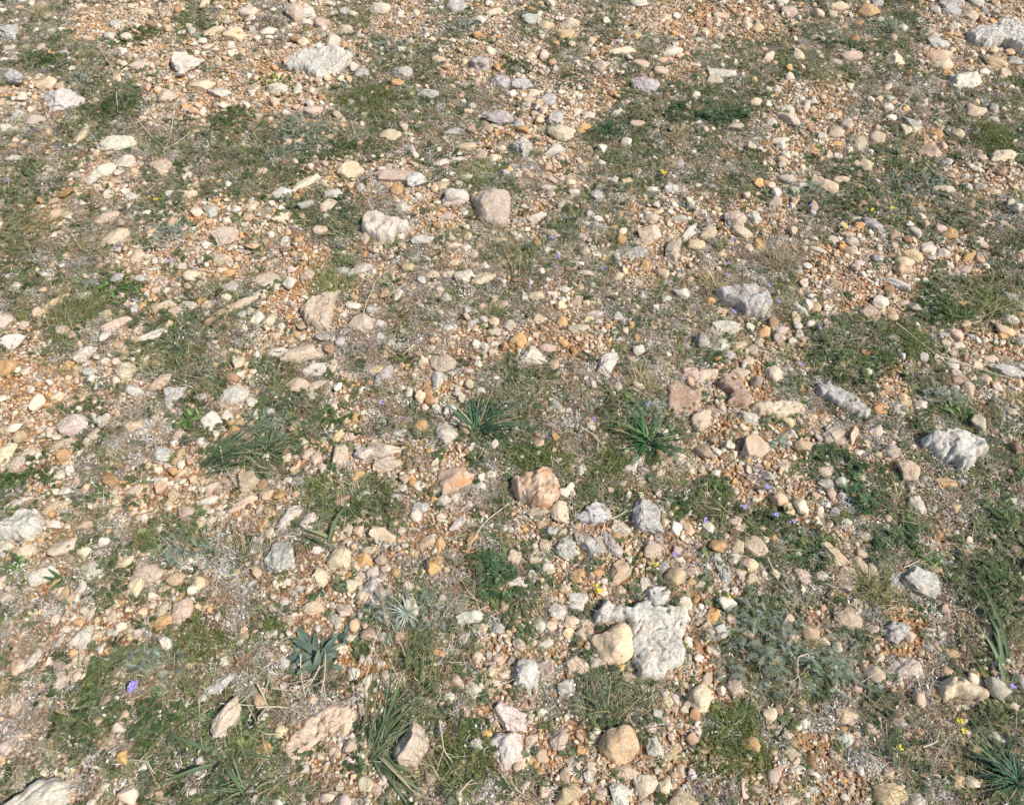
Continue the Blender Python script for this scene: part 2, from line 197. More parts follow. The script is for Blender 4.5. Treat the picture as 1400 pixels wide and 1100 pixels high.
# ------------------------------------------------------------------ plants read off the photograph
# strap leaved tufts: x y width height n blades, direction bias (deg, 0 = right, 90 = away), spread, hue, dry fraction, label, landmark
TUFTS = [
 (652,592,104,76,118,60,90,"B",.10,"dense blue green leaf tuft beside the chalk white stone","the blue green leaf tuft"),
 (886,608,118,76,112,80,190,"D",.10,"dark green rosette of strap leaves radiating right of centre","the dark green rosette"),
 (511,1022,165,110,52,58,34,"A",.10,"strap leaved tuft leaning over the pink and white stone","the strap leaved tuft"),
 (514,1030,105,50,16,-42,14,"A",.2,"low strap leaves trailing forward from the strap leaved tuft",None),
 (283,636,130,60,70,22,26,"A",.05,"grey green tuft of long leaves swept to the right at left","the swept grey green tuft"),
 (368,622,90,50,90,60,150,"A",.1,"dark fine leaved tuft behind the swept grey green tuft",None),
 (338,1082,110,70,34,100,170,"A",.02,"pale green star of strap leaves at the bottom edge","the green star of leaves"),
 (309,1036,110,60,13,-20,200,"A",.0,"few strap leaves spreading at the foot of the upright pinkish stone",None),
 (1388,1070,120,90,110,130,140,"B",.10,"dense dark blue green tuft in the bottom right corner","the dark corner tuft"),
 (1130,110,54,36,60,110,110,"O",.1,"bright green grass tuft near the top right","the top right grass tuft"),
 (452,748,60,60,5,140,70,"A",0,"two or three broad strap leaves in front of the shell like stone",None),
 (88,795,44,50,9,60,180,"D",0,"dark strap leaves standing by the half buried pale stone",None),
 (160,642,40,34,12,60,90,"S",.1,"grey curled leaves in litter right of the left gravel",None),
 (1106,756,84,44,30,90,170,"D",.05,"dark strap leaves spread over gravel left of the cream wedge stone",None),
 (1378,925,20,130,7,92,8,"A",.0,"tall upright leaves with purple flowers near the right edge","the tall upright leaves"),
 (572,925,70,120,34,85,35,"O",.15,"loose pale green tuft between the silvery star and strap leaved tuft",None),
 (455,400,64,58,110,120,60,"O",.1,"green grass tuft above the grey litter, left of centre","the left centre grass tuft"),
 (100,440,86,44,120,80,90,"O",.25,"olive grass tuft left of the leafy green plant","the olive tuft at left"),
 (278,448,72,50,70,90,100,"A",.15,"green grass tuft below the long thin pink stone",None),
 (1352,424,100,58,150,80,120,"O",.3,"large olive grass tuft by the right edge, above middle","the large olive tuft"),
 (712,362,24,62,50,90,40,"O",.2,"narrow green tuft just in front of the large pink boulder",None),
 (876,530,58,30,120,90,130,"Y",.95,"straw coloured tuft right of the tilted white block","the straw tuft"),
 (1064,362,56,40,130,90,130,"Y",.95,"straw coloured tuft behind the big grey boulder",None),
 (925,190,44,24,90,90,130,"Y",.8,"yellowish dry tuft near the dark herbs at the top",None),
 (55,24,48,18,80,90,130,"Y",.7,"dry olive tuft at the top left corner",None),
 (490,30,54,22,90,70,130,"O",.5,"olive tuft with straw blades at the top left of centre",None),
 (655,246,62,34,110,90,130,"O",.4,"olive tuft behind the large pink boulder",None),
 (362,338,44,36,80,90,130,"O",.6,"straw and green tuft in the upper left gravel",None),
 (612,328,46,26,80,90,130,"O",.4,"olive tuft right of the lobed white rock",None),
 (1196,818,100,54,140,80,120,"O",.35,"pale green grass tuft right of the cracked pink stones","the pale green tuft"),
 (822,962,96,84,150,110,120,"A",.25,"mixed green and dry tuft left of the egg shaped cream stone","the mixed tuft"),
 (100,345,50,40,110,60,120,"Y",.75,"brown dry tuft at the upper left edge",None),
 (1072,490,50,30,90,60,120,"O",.6,"dry olive tuft below the big grey boulder",None),
 (1152,508,40,30,80,60,120,"Y",.6,"small straw tuft behind the long grey rock",None),
 (888,790,46,34,46,40,60,"O",.2,"sparse green grass beside the small yellow flower",None),
 (110,945,52,34,70,45,40,"O",.05,"bright green grass beside pink pebbles at lower left",None),
 (290,400,40,30,60,70,120,"O",.3,"loose grass tuft in the left upper litter",None),
 (1005,482,36,26,60,90,100,"O",.1,"bright green tuft by the white rough rock near the big grey boulder",None),
 (30,320,90,60,150,40,60,"O",.35,"wide olive grass patch at the left edge",None),
 (970,395,60,30,80,60,140,"Y",.7,"straw blades left of the big grey boulder",None),
 (245,60,50,22,90,60,120,"O",.3,"green tuft in the top left vegetation",None),
 (545,1060,60,40,60,-60,90,"O",.1,"green blades near the bottom edge under the pink and white stone",None),
]
# leafy herb clumps: x y w h type label landmark   (types: L leafy green, C fine moss cushion, S silvery, V bright broadleaf, F fern like)
HERBS = [
 (160,150,70,34,"L","dark green herb patch right of the white capped rock","the dark herb patch at left"),
 (375,118,54,22,"V","bright green leafy plant at the edge of the broad white slab",None),
 (475,205,70,24,"L","dark green herb strip in the upper left vegetation",None),
 (500,145,96,50,"C","wide mossy green patch in the upper middle left","the wide mossy patch"),
 (190,53,66,24,"L","dark green clump at the top left",None),
 (55,85,90,22,"L","green strip of herbs above the grey slab at the left edge",None),
 (320,162,66,26,"L","green clump in the upper left below orange gravel",None),
 (708,95,44,20,"L","dark green clump at the top centre",None),
 (830,186,52,22,"F","dark green plant right of the banded cream stone","the dark plant near the banded stone"),
 (936,155,44,30,"F","dark ferny plant, left of a pair at the upper right",None),
 (972,162,34,30,"F","dark ferny plant, middle of three at the upper right",None),
 (1003,158,40,24,"F","dark ferny plant, right of three at the upper right","the ferny trio"),
 (1357,192,60,38,"C","round green cushion plant at the upper right edge","the upper right cushion"),
 (1240,27,46,16,"L","small green clump near the top right corner",None),
 (168,400,74,38,"V","bright leafy green plant in the left middle","the bright leafy plant"),
 (258,577,42,26,"V","bright green leafy plant left of the swept grey green tuft",None),
 (22,778,20,28,"V","small bright green sprig at the lower left edge",None),
 (430,670,58,36,"C","green mossy clump below the swept tuft",None),
 (482,698,70,32,"L","green herbs right of the shell like stone","the herbs by the shell stone"),
 (455,575,66,24,"L","green herb strip left of centre",None),
 (200,742,36,26,"C","small olive clump in the lower left litter",None),
 (370,856,34,32,"C","small bright green mossy tuft in the lower left",None),
 (1180,686,42,34,"F","lush fern like plant in gravel right of centre","the fern like plant"),
 (1128,622,34,18,"F","dark leafy sprig in gravel under the long grey rock",None),
 (1162,644,34,32,"F","dark green leafy strand above the fern like plant",None),
 (1222,737,74,26,"F","long dark fern frond lying in gravel at right",None),
 (1275,770,24,22,"V","small bright herb near the rough grey rock",None),
 (1302,570,36,24,"V","green leafy sprig behind the big white hollowed rock",None),
 (1285,430,84,52,"L","large dark green herb mat right of the gravel field","the large dark herb mat"),
 (1165,498,130,46,"L","wide green herb mat behind the long grey rock","the wide herb mat"),
 (1240,468,70,40,"C","yellow green mossy mat right of the wide herb mat",None),
 (668,792,84,56,"F","leafy green herb carpet below the orange boulder","the leafy herb carpet"),
 (1162,290,90,30,"L","green herbs with lime flowers at the upper right",None),
 (930,692,46,28,"L","green sprigs right of the grey rock group",None),
 (980,668,58,36,"L","green sprigs left of the purple flowers",None),
 (1056,706,62,44,"L","green plant bearing purple flowers right of centre","the purple flowered plant"),
 (728,630,120,44,"C","dark green mossy mat behind the orange streaked boulder","the mat behind the orange boulder"),
 (832,636,70,52,"C","bright moss green cushion left of the dark green rosette","the moss cushion"),
 (1216,652,40,28,"L","green sprigs by a cream stone at right",None),
 (40,658,90,22,"L","dark green strip across the left gravel",None),
 (1370,705,70,50,"L","green herbs at the right edge, below middle",None),
 (1355,800,110,80,"L","large herb mass at the lower right edge","the right edge herbs"),
 (270,880,110,50,"C","olive mossy mat in the lower left","the lower left moss mat"),
 (200,985,90,50,"L","green herb patch in the bottom left",None),
 (1000,985,80,60,"C","upper part of the green moss bank at lower right",None),
 (1000,1035,110,70,"C","lower part of the green moss bank at lower right","the green moss bank"),
 (640,1030,90,90,"C","mossy green patch right of the pink and white stone","the moss by the pink stone"),
 (460,800,1,1,"C",None,None),
 (200,655,1,1,"C",None,None),
 (1395,120,44,20,"L","green clump at the right edge near the top",None),
 (395,715,1,1,"C",None,None),
 (410,187,80,54,"S","silvery shrub in the upper left vegetation","the upper left silvery shrub"),
 (532,66,50,18,"S","blue grey plant at the top, right of the broad white slab",None),
 (640,42,56,20,"S","faint silvery plant at the top centre",None),
 (1105,266,76,28,"S","silvery plant by cream stones at the upper right",None),
 (1195,40,80,24,"S","silvery plant at the top right",None),
 (1130,52,50,16,"S","small bluish strap plant at the top right",None),
 (565,845,130,76,"S","silvery green shrub around the white star plant","the silvery green shrub"),
 (1035,885,130,120,"S","dense silvery shrub, left of a pair at lower right","the dense silvery shrub"),
 (1122,905,100,86,"S","looser grey green shrub right of the dense silvery shrub",None),
 (240,325,70,30,"S","grey green plant left of the pinkish oval rock",None),
 (672,251,34,18,"S","tiny silvery plant behind the large pink boulder",None),
 (1390,290,34,22,"S","silvery plant at the right edge, upper part",None),
 (110,112,44,16,"S","faint silvery plant right of the grey slab at far left",None),
 (258,757,80,44,"S","grey green shrub right of the pink flat stone",None),
 (368,585,70,40,"S","silvery plant behind the swept tuft",None),
 (880,560,70,34,"S","bluish plant behind the dark green rosette",None),
 (1285,542,60,24,"S","faint silvery plant in litter at right",None),
 (210,905,100,40,"S","grey lichen covered plant in the lower left",None),
 (1255,255,90,30,"S","wide grey green plant at the upper right",None),
 (900,60,50,20,"S","small grey green plant at the top right of centre",None),
 (1062,608,26,14,"S","tiny silvery plant between the buff rock and gravel",None),
]
# purple flowers, yellow flowers
PURPLE = [(190,937,20),(1056,706,12),(1047,669,11),(961,714,10),(1013,697,11),(1375,938,13),(1354,930,8),(523,556,8),(756,330,8),(764,357,8),(824,372,8),(999,335,8),(994,365,8),(991,382,9),(1001,432,9),(1117,454,8),(1089,502,9),(1061,418,9),(810,579,8),(238,361,8),(15,253,7),(920,762,9),(1035,841,9),(1080,717,9),(1106,287,7),(884,557,7),(1048,396,7)]
YELLOW = [(216,278,7),(816,806,11),(894,774,8),(904,240,9),(994,820,6),(1152,314,6),(1187,292,7),(1214,290,7),(1304,985,9),(1309,1000,8),(1225,1023,7),(330,50,5)]
STALKS = ["133 62 150 85 156 105","158 125 161 140 160 155","190 165 205 185 225 202","237 160 232 190 222 210","225 205 250 190 262 178","514 385 505 405 495 432","555 387 530 405","1130 350 1137 380 1160 412",
 "1225 440 1275 482 1337 532","1285 487 1400 522","695 687 662 715 640 750","600 735 625 740","827 710 822 735 829 755","830 710 845 705 860 695","796 584 815 597 830 616","1050 762 1065 795 1095 824","1235 775 1262 762",
 "522 855 512 875 505 915 485 957","445 887 442 925 437 950","437 910 427 930 417 950","412 895 411 925 417 955","350 965 395 967 420 980","351 935 367 962 350 985","370 940 410 945","350 997 365 1003 387 1003",
 "600 985 607 1025 622 1047","627 1087 647 1062","300 610 307 637 325 665","305 787 325 783 345 775","300 962 350 964","180 1037 200 1042 210 1055","1105 892 1090 897 1091 925 1100 945","1125 1062 1145 1090","1262 1022 1285 1010","1110 400 1122 395","620 155 635 166","480 165 484 178","1205 165 1235 143 1252 122","1300 150 1275 158"]

# ------------------------------------------------------------------ helpers
rng = np.random.default_rng(11)
R = math.radians
_perm = np.random.default_rng(5).permutation(256); _perm = np.concatenate([_perm, _perm, _perm])
_g = np.random.default_rng(6).normal(size=(256, 3)); _g /= np.linalg.norm(_g, axis=1)[:, None]

def noise3(p):
    """gradient noise for an (N,3) array, about -1..1"""
    p = np.asarray(p, float)
    i = np.floor(p).astype(int); f = p - i; i &= 255
    u = f*f*f*(f*(f*6-15)+10)
    out = 0
    for dx in (0, 1):
        wx = u[:, 0] if dx else 1-u[:, 0]
        for dy in (0, 1):
            wy = u[:, 1] if dy else 1-u[:, 1]
            for dz in (0, 1):
                wz = u[:, 2] if dz else 1-u[:, 2]
                h = _perm[_perm[_perm[i[:, 0]+dx] + i[:, 1]+dy] + i[:, 2]+dz]
                g = _g[h]
                out = out + wx*wy*wz*(g[:, 0]*(f[:, 0]-dx) + g[:, 1]*(f[:, 1]-dy) + g[:, 2]*(f[:, 2]-dz))
    return out*1.6

def noise2(x, y, s, z=0.0):
    x = np.atleast_1d(x).astype(float); y = np.atleast_1d(y).astype(float)
    return noise3(np.stack([x*s+31.7, y*s+17.3, np.full(x.shape, z)], -1))

def hgt(x, y):
    x = np.atleast_1d(np.asarray(x, float)); y = np.atleast_1d(np.asarray(y, float))
    return .022*noise2(x, y, 1.1) + .009*noise2(x, y, 4.3, 3.) + .004*noise2(x, y, 13., 5.)

def ray(px, py):
    dx = (px-PW/2)/F; dy = -(py-PH/2)/F
    return dx, dy*SP + CP, dy*CP - SP

def at(px, py, z=None):
    """photo pixel -> world point on the ground (or on height z above it)"""
    dx, dy, dz = ray(px, py)
    h = 0.0
    for _ in range(4):
        t = (h - CAMH)/dz
        x, y = dx*t, dy*t
        h = float(hgt(x, y)[0]) + (z or 0.0)
    return x, y, h, t          # t = depth along the axis

def proj(x, y, z=0.0):
    d = y*CP + (CAMH-z)*SP
    u = y*SP - (CAMH-z)*CP
    return PW/2 + F*x/d, PH/2 - F*u/d, d

PAL = {"W": (.64, .56, .44), "P": (.56, .425, .305), "C": (.66, .51, .335), "G": (.43, .40, .35), "K": (.58, .53, .45),
       "O": (.60, .35, .14), "B": (.30, .19, .10), "Y": (.62, .46, .25), "R": (.42, .26, .17)}
ROUGHNESS = {"W": .5, "P": .35, "C": .15, "G": .8, "K": .9, "O": .1, "B": .2, "Y": .2, "R": .3}
CNAME = {"W": "whitish", "P": "pinkish", "C": "cream", "G": "grey", "K": "pitted white", "O": "orange", "B": "brown", "Y": "yellowish", "R": "reddish brown"}

scene = bpy.context.scene
COL = scene.collection

def new_mesh(name, v, faces, mats=(), smooth=True, attr=None):
    me = bpy.data.meshes.new(name)
    v = np.asarray(v, np.float32)
    faces = [np.asarray(f, np.int32) for f in (faces if isinstance(faces, list) else [faces]) if len(f)]
    nl = sum(f.size for f in faces); nf = sum(len(f) for f in faces)
    me.vertices.add(len(v)); me.vertices.foreach_set("co", v.ravel())
    me.loops.add(nl); me.loops.foreach_set("vertex_index", np.concatenate([f.ravel() for f in faces]))
    me.polygons.add(nf)
    st = np.concatenate([np.full(len(f), f.shape[1]) for f in faces]); st = np.concatenate([[0], np.cumsum(st)[:-1]])
    me.polygons.foreach_set("loop_start", st.astype(np.int32))
    if smooth: me.polygons.foreach_set("use_smooth", np.ones(nf, bool))
    me.update(calc_edges=True)
    if attr is not None:
        a = me.attributes.new("shade_mix", 'FLOAT', 'POINT'); a.data.foreach_set("value", np.asarray(attr, np.float32))
    for m in mats: me.materials.append(m)
    return me

def link(name, me, loc=(0, 0, 0), parent=None, color=None):
    o = bpy.data.objects.new(name, me); COL.objects.link(o)
    o.location = loc
    if parent is not None: o.parent = parent
    if color is not None: o.color = color
    return o

def tag(o, label=None, cat=None, group=None, kind=None):
    for k, v in (("label", label), ("category", cat), ("group", group), ("kind", kind)):
        if v: o[k] = v

# ------------------------------------------------------------------ materials
def nt(name):
    m = bpy.data.materials.new(name); m.use_nodes = True
    t = m.node_tree; b = t.nodes["Principled BSDF"]
    b.inputs["Roughness"].default_value = .85
    b.inputs["Specular IOR Level"].default_value = .25
    return m, t, b

class N:
    def __init__(s, t): s.t = t
    def new(s, typ, **kw):
        n = s.t.nodes.new(typ)
        for k, v in kw.items(): setattr(n, k, v)
        return n
    def inp(s, sock, v):
        if hasattr(v, "links") or hasattr(v, "is_linked"): s.t.links.new(v, sock)
        else: sock.default_value = v
    def noise(s, vec, scale, detail=3, rough=.55):
        n = s.new("ShaderNodeTexNoise"); s.inp(n.inputs["Vector"], vec); n.inputs["Scale"].default_value = scale
        n.inputs["Detail"].default_value = detail; n.inputs["Roughness"].default_value = rough
        return n.outputs["Fac"]
    def ramp(s, fac, a, b):
        n = s.new("ShaderNodeMapRange"); s.inp(n.inputs[0], fac); n.inputs[1].default_value = a; n.inputs[2].default_value = b
        return n.outputs[0]
    def rng(s, fac, a, b, c, d):
        n = s.new("ShaderNodeMapRange"); s.inp(n.inputs[0], fac)
        for i, v in zip((1, 2, 3, 4), (a, b, c, d)): n.inputs[i].default_value = v
        return n.outputs[0]
    def mix(s, fac, a, b, mode='MIX'):
        n = s.new("ShaderNodeMix", data_type='RGBA', blend_type=mode)
        s.inp(n.inputs[0], fac); s.inp(n.inputs[6], a); s.inp(n.inputs[7], b)
        return n.outputs[2]
    def math(s, op, a, b=0.0):
        n = s.new("ShaderNodeMath", operation=op); s.inp(n.inputs[0], a); s.inp(n.inputs[1], b)
        return n.outputs[0]
    def bump(s, h, strength, dist, nrm=None):
        n = s.new("ShaderNodeBump"); s.inp(n.inputs["Height"], h); n.inputs["Strength"].default_value = strength
        n.inputs["Distance"].default_value = dist
        if nrm is not None: s.inp(n.inputs["Normal"], nrm)
        return n.outputs[0]

def rock_material(name, inst):
    """weathered limestone: base colour and crust amount come from the object (or from the scattered copy)"""
    m, t, b = nt(name); n = N(t)
    tc = n.new("ShaderNodeTexCoord")
    if inst:
        a = n.new("ShaderNodeAttribute", attribute_type='INSTANCER', attribute_name="tint")
        col, crust = a.outputs["Color"], a.outputs["Alpha"]
        off = n.math('MULTIPLY', a.outputs["Fac"], 57.0); S = .035
    else:
        oi = n.new("ShaderNodeObjectInfo")
        col, crust = oi.outputs["Color"], oi.outputs["Alpha"]
        off = n.math('MULTIPLY', oi.outputs["Random"], 37.0); S = 1.0
    va = n.new("ShaderNodeVectorMath", operation='ADD'); t.links.new(tc.outputs["Object"], va.inputs[0])
    cx = n.new("ShaderNodeCombineXYZ")
    for i in range(3): t.links.new(off, cx.inputs[i])
    t.links.new(cx.outputs[0], va.inputs[1]); vec = va.outputs[0]
    big = n.noise(vec, 22*S, 4, .6); mid = n.noise(vec, 75*S, 5, .65); fin = n.noise(vec, 300*S, 4, .7)
    # iron stain in broad patches
    c = n.mix(n.math('MULTIPLY', n.ramp(big, .47, .64), .70), col, n.mix(.55, col, (.42, .24, .11, 1)))
    # pale weathering crust
    c = n.mix(n.math('MULTIPLY', n.ramp(mid, .46, .60), n.math('ADD', n.math('MULTIPLY', crust, .55), .12)), c, (.74, .68, .59, 1))
    # grey lichen film
    c = n.mix(n.math('MULTIPLY', n.ramp(n.noise(vec, 48*S, 5, .7), .54, .66), n.math('MULTIPLY', crust, .65)), c, (.25, .245, .225, 1))
    c = n.mix(1.0, c, n.new("ShaderNodeCombineColor").outputs[0], 'MULTIPLY') if False else c
    g = n.rng(fin, .3, .7, .62, 1.25)
    gg = n.new("ShaderNodeCombineXYZ")
    for i in range(3): t.links.new(g, gg.inputs[i])
    c = n.mix(1.0, c, gg.outputs[0], 'MULTIPLY')
    # black lichen specks
    vo = n.new("ShaderNodeTexVoronoi"); t.links.new(vec, vo.inputs["Vector"]); vo.inputs["Scale"].default_value = 210*S
    sp = n.math('MULTIPLY', n.rng(vo.outputs["Distance"], .14, .32, 1, 0), n.math('MULTIPLY', n.ramp(n.noise(vec, 34*S, 3), .50, .57), crust))
    c = n.mix(sp, c, (.05, .045, .04, 1))
    t.links.new(c, b.inputs["Base Color"])
    k = 1.0 if not inst else .16
    nb = n.bump(mid, .6, .004*k); nb = n.bump(fin, .5, .0015*k, nb)
    t.links.new(nb, b.inputs["Normal"])
    b.inputs["Roughness"].default_value = .9
    return m

def streaked_material():
    m, t, b = nt("streaked_limestone"); n = N(t)
    tc = n.new("ShaderNodeTexCoord"); vec = tc.outputs["Object"]
    d = n.new("ShaderNodeVectorMath", operation='SCALE'); t.links.new(vec, d.inputs[0]); d.inputs[3].default_value = 1.0
    wv = n.new("ShaderNodeTexWave"); t.links.new(vec, wv.inputs["Vector"]); wv.inputs["Scale"].default_value = 9
    wv.bands_direction = 'Y'; wv.inputs["Distortion"].default_value = 7; wv.inputs["Detail"].default_value = 4; wv.inputs["Detail Scale"].default_value = 2.2
    mid = n.noise(vec, 45, 5, .65); fin = n.noise(vec, 220, 4, .7); big = n.noise(vec, 13, 3)
    c = n.mix(n.ramp(mid, .35, .65), (.47, .30, .19, 1), (.68, .53, .38, 1))
    c = n.mix(n.math('MULTIPLY', n.rng(wv.outputs[0], .5, .95, 0, .8), n.ramp(big, .42, .6)), c, (.54, .25, .085, 1))
    c = n.mix(n.math('MULTIPLY', n.ramp(fin, .5, .75), .5), c, (.30, .17, .11, 1))
    t.links.new(c, b.inputs["Base Color"]); b.inputs["Roughness"].default_value = .9
    nb = n.bump(wv.outputs[0], .35, .006); nb = n.bump(mid, .7, .006, nb); t.links.new(n.bump(fin, .6, .002, nb), b.inputs["Normal"])
    return m
M_STREAK = streaked_material()

def plant_material(name, inst, transl=.25):
    m, t, b = nt(name); n = N(t)
    if inst:
        a = n.new("ShaderNodeAttribute", attribute_type='INSTANCER', attribute_name="tint"); col = a.outputs["Color"]
    else:
        col = n.new("ShaderNodeObjectInfo").outputs["Color"]
    v = n.new("ShaderNodeAttribute", attribute_type='GEOMETRY', attribute_name="shade_mix")
    g = n.rng(v.outputs["Fac"], 0, 1, .35, 1.75); gg = n.new("ShaderNodeCombineXYZ")
    for i in range(3): t.links.new(g, gg.inputs[i])
    c = n.mix(1.0, col, gg.outputs[0], 'MULTIPLY')
    if transl:
        c = n.mix(n.rng(v.outputs["Fac"], .70, .95, 0, .6 if inst else .4), c, (.40, .35, .19, 1))
        tc = n.new("ShaderNodeTexCoord"); c = n.mix(n.rng(n.noise(tc.outputs["Object"], 90, 3, .6), .42, .68, 0, .30 if inst else .12), c, (.27, .25, .14, 1))
    t.links.new(c, b.inputs["Base Color"]); b.inputs["Roughness"].default_value = .6
    if transl:
        tr = n.new("ShaderNodeBsdfTranslucent"); t.links.new(c, tr.inputs[0])
        mx = n.new("ShaderNodeMixShader"); mx.inputs[0].default_value = transl
        t.links.new(b.outputs[0], mx.inputs[1]); t.links.new(tr.outputs[0], mx.inputs[2])
        t.links.new(mx.outputs[0], t.nodes["Material Output"].inputs[0])
    return m

def plain(name, col, rough=.7):
    m, t, b = nt(name); n = N(t)
    tc = n.new("ShaderNodeTexCoord"); f = n.noise(tc.outputs["Object"], 180, 3)
    c = n.mix(f, tuple(x*.7 for x in col)+(1,), tuple(min(1, x*1.2) for x in col)+(1,))
    t.links.new(c, b.inputs["Base Color"]); b.inputs["Roughness"].default_value = rough
    return m

M_ROCK, M_ROCK_I = rock_material("limestone", False), rock_material("limestone_small", True)
M_PL, M_PL_I = plant_material("plant", False), plant_material("plant_small", True)
M_DRY_I = plant_material("dry_litter", True, 0.0)
M_STALK = plain("straw", (.60, .51, .35)); M_PURPLE = plain("purple_petal", (.38, .30, .62)); M_YELLOW = plain("yellow_petal", (.75, .60, .04)); M_STEM = plain("green_stem", (.16, .22, .07))

def soil_material():
    m, t, b = nt("stony_soil"); n = N(t)
    geo = n.new("ShaderNodeNewGeometry"); pos = geo.outputs["Position"]
    z = n.new("ShaderNodeAttribute", attribute_type='GEOMETRY', attribute_name="soil")
    c = z.outputs["Color"]
    f1 = n.noise(pos, 14, 6, .65); f2 = n.noise(pos, 120, 4, .7)
    c = n.mix(n.ramp(f1, .35, .65), c, n.mix(1.0, c, (.62, .52, .45, 1), 'MULTIPLY'))
    vo = n.new("ShaderNodeTexVoronoi"); t.links.new(pos, vo.inputs["Vector"]); vo.inputs["Scale"].default_value = 210
    g = n.new("ShaderNodeSeparateColor"); t.links.new(vo.outputs["Color"], g.inputs[0])
    c = n.mix(n.rng(g.outputs[0], .2, 1, 0, .75), c, n.mix(g.outputs[1], (.48, .24, .09, 1), (.57, .41, .26, 1)))
    t.links.new(c, b.inputs["Base Color"]); b.inputs["Roughness"].default_value = .95
    h = n.math('ADD', n.math('MULTIPLY', vo.outputs["Distance"], -.8), f2)
    t.links.new(n.bump(h, .9, .004), b.inputs["Normal"])
    return m
M_SOIL = soil_material()

# ------------------------------------------------------------------ cover classes
CLS = "godhms"
_grid = np.zeros((6, 20, 28))
for j, row in enumerate(ZONE):
    assert len(row) == 28, (j, row)
    for i, ch in enumerate(row): _grid[CLS.index(ch), j, i] = 1
def zone(x, y):
    """weights of the six cover classes at world points; beyond the frame the pattern carries on mirrored"""
    px, py, d = proj(x, y)
    d = np.maximum(d, .4)
    jit = F/d
    px = px + jit*(.05*noise2(x, y, 7, 1.) + .03*noise2(x, y, 22, 2.))
    py = py + jit*.8*(.04*noise2(x, y, 7, 8.) + .025*noise2(x, y, 22, 9.))
    u = px/50 - .5; v = py/55 - .5
    def refl(a, n):
        a = np.mod(a, 2*n); return np.where(a >= n, 2*n-1e-6-a, a)
    u = refl(u, 27.0); v = refl(v, 19.0)
    i = np.clip(u.astype(int), 0, 26); j = np.clip(v.astype(int), 0, 18); fu = u-i; fv = v-j
    fu = fu*fu*(3-2*fu); fv = fv*fv*(3-2*fv)
    w = _grid[:, j, i]*(1-fu)*(1-fv) + _grid[:, j, i+1]*fu*(1-fv) + _grid[:, j+1, i]*(1-fu)*fv + _grid[:, j+1, i+1]*fu*fv
    w = w**2.0; return w/w.sum(0)

# ------------------------------------------------------------------ world, sun, camera
SUN_EL, SUN_AZ = 50.0, math.atan2(-.42, .9)        # sun to the right and a little behind the camera
w = bpy.data.worlds.new("World"); scene.world = w; w.use_nodes = True
t = w.node_tree; bg = t.nodes["Background"]; sky = t.nodes.new("ShaderNodeTexSky")
sky.sky_type = 'NISHITA'; sky.sun_disc = False; sky.sun_elevation = R(SUN_EL); sky.sun_rotation = math.pi/2 - SUN_AZ
sky.altitude = 300; sky.dust_density = 1.5
t.links.new(sky.outputs[0], bg.inputs[0]); bg.inputs[1].default_value = .12
sun = bpy.data.lights.new("sun", 'SUN'); sun.energy = 4.5; sun.angle = R(.6); sun.color = (1, .97, .925)
so = bpy.data.objects.new("sun", sun); COL.objects.link(so)
so.rotation_euler = (0, R(90-SUN_EL), SUN_AZ); so.location = (2, -1, 4)
cam = bpy.data.cameras.new("camera"); cam.sensor_width = 36; cam.lens = 36*F/PW; cam.clip_start = .02; cam.clip_end = 500
co = bpy.data.objects.new("camera", cam); COL.objects.link(co); co.location = (0, 0, CAMH); co.rotation_euler = (R(90)-PITCH, 0, 0)
scene.camera = co
scene.view_settings.view_transform = 'Standard'; scene.view_settings.look = 'None'; scene.view_settings.gamma = 1
scene.view_settings.exposure = 0.12
scene.cycles.max_bounces = 5; scene.cycles.diffuse_bounces = 2; scene.cycles.transparent_max_bounces = 4

# ------------------------------------------------------------------ ground sheet
def axis(lo, hi, step, far):
    core = np.arange(lo, hi, step); out = []
    s, p = step, hi
    while p < far: s *= 1.35; p += s; out.append(p)
    out2 = []; s, p = step, lo
    while p > -far: s *= 1.35; p -= s; out2.append(p)
    return np.array(out2[::-1] + list(core) + out)
xs = axis(-3.0, 3.0, .009, 150); ys = axis(-.3, 4.6, .009, 150)
X, Y = np.meshgrid(xs, ys); xf, yf = X.ravel(), Y.ravel()
near = (np.abs(xf) < 3.6) & (yf > -.6) & (yf < 5.3)
Z = hgt(xf, yf); Z = Z + np.where(near, .0022*noise2(xf, yf, 45., 2.), 0)
far = np.clip((np.hypot(xf, yf-2)-5)/30, 0, 1); Z = Z + far*.5*noise2(xf, yf, .04, 4.)
nx, ny = len(xs), len(ys); idx = np.arange(nx*ny).reshape(ny, nx)
fc = np.stack([idx[:-1, :-1], idx[:-1, 1:], idx[1:, 1:], idx[1:, :-1]], -1).reshape(-1, 4)
me = new_mesh("ground", np.stack([xf, yf, Z], -1), fc, [M_SOIL])
SOIL = np.array([(.40, .20, .08), (.48, .21, .06), (.15, .12, .08), (.10, .09, .045), (.17, .13, .075), (.26, .13, .06)])
W = zone(xf, yf); cc = np.ones((len(xf), 4), np.float32); cc[:, :3] = W.T @ SOIL
a = me.attributes.new("soil", 'FLOAT_COLOR', 'POINT'); a.data.foreach_set("color", cc.ravel())
g = link("ground", me); tag(g, kind="structure")

# ------------------------------------------------------------------ rock shapes
_ico = {}
def ico(level):
    if level in _ico: return _ico[level]
    import bmesh
    bm = bmesh.new(); bmesh.ops.create_icosphere(bm, subdivisions=level, radius=1)
    v = np.array([x.co[:] for x in bm.verts]); f = np.array([[x.index for x in q.verts] for q in bm.faces]); bm.free()
    _ico[level] = (v, f); return v, f

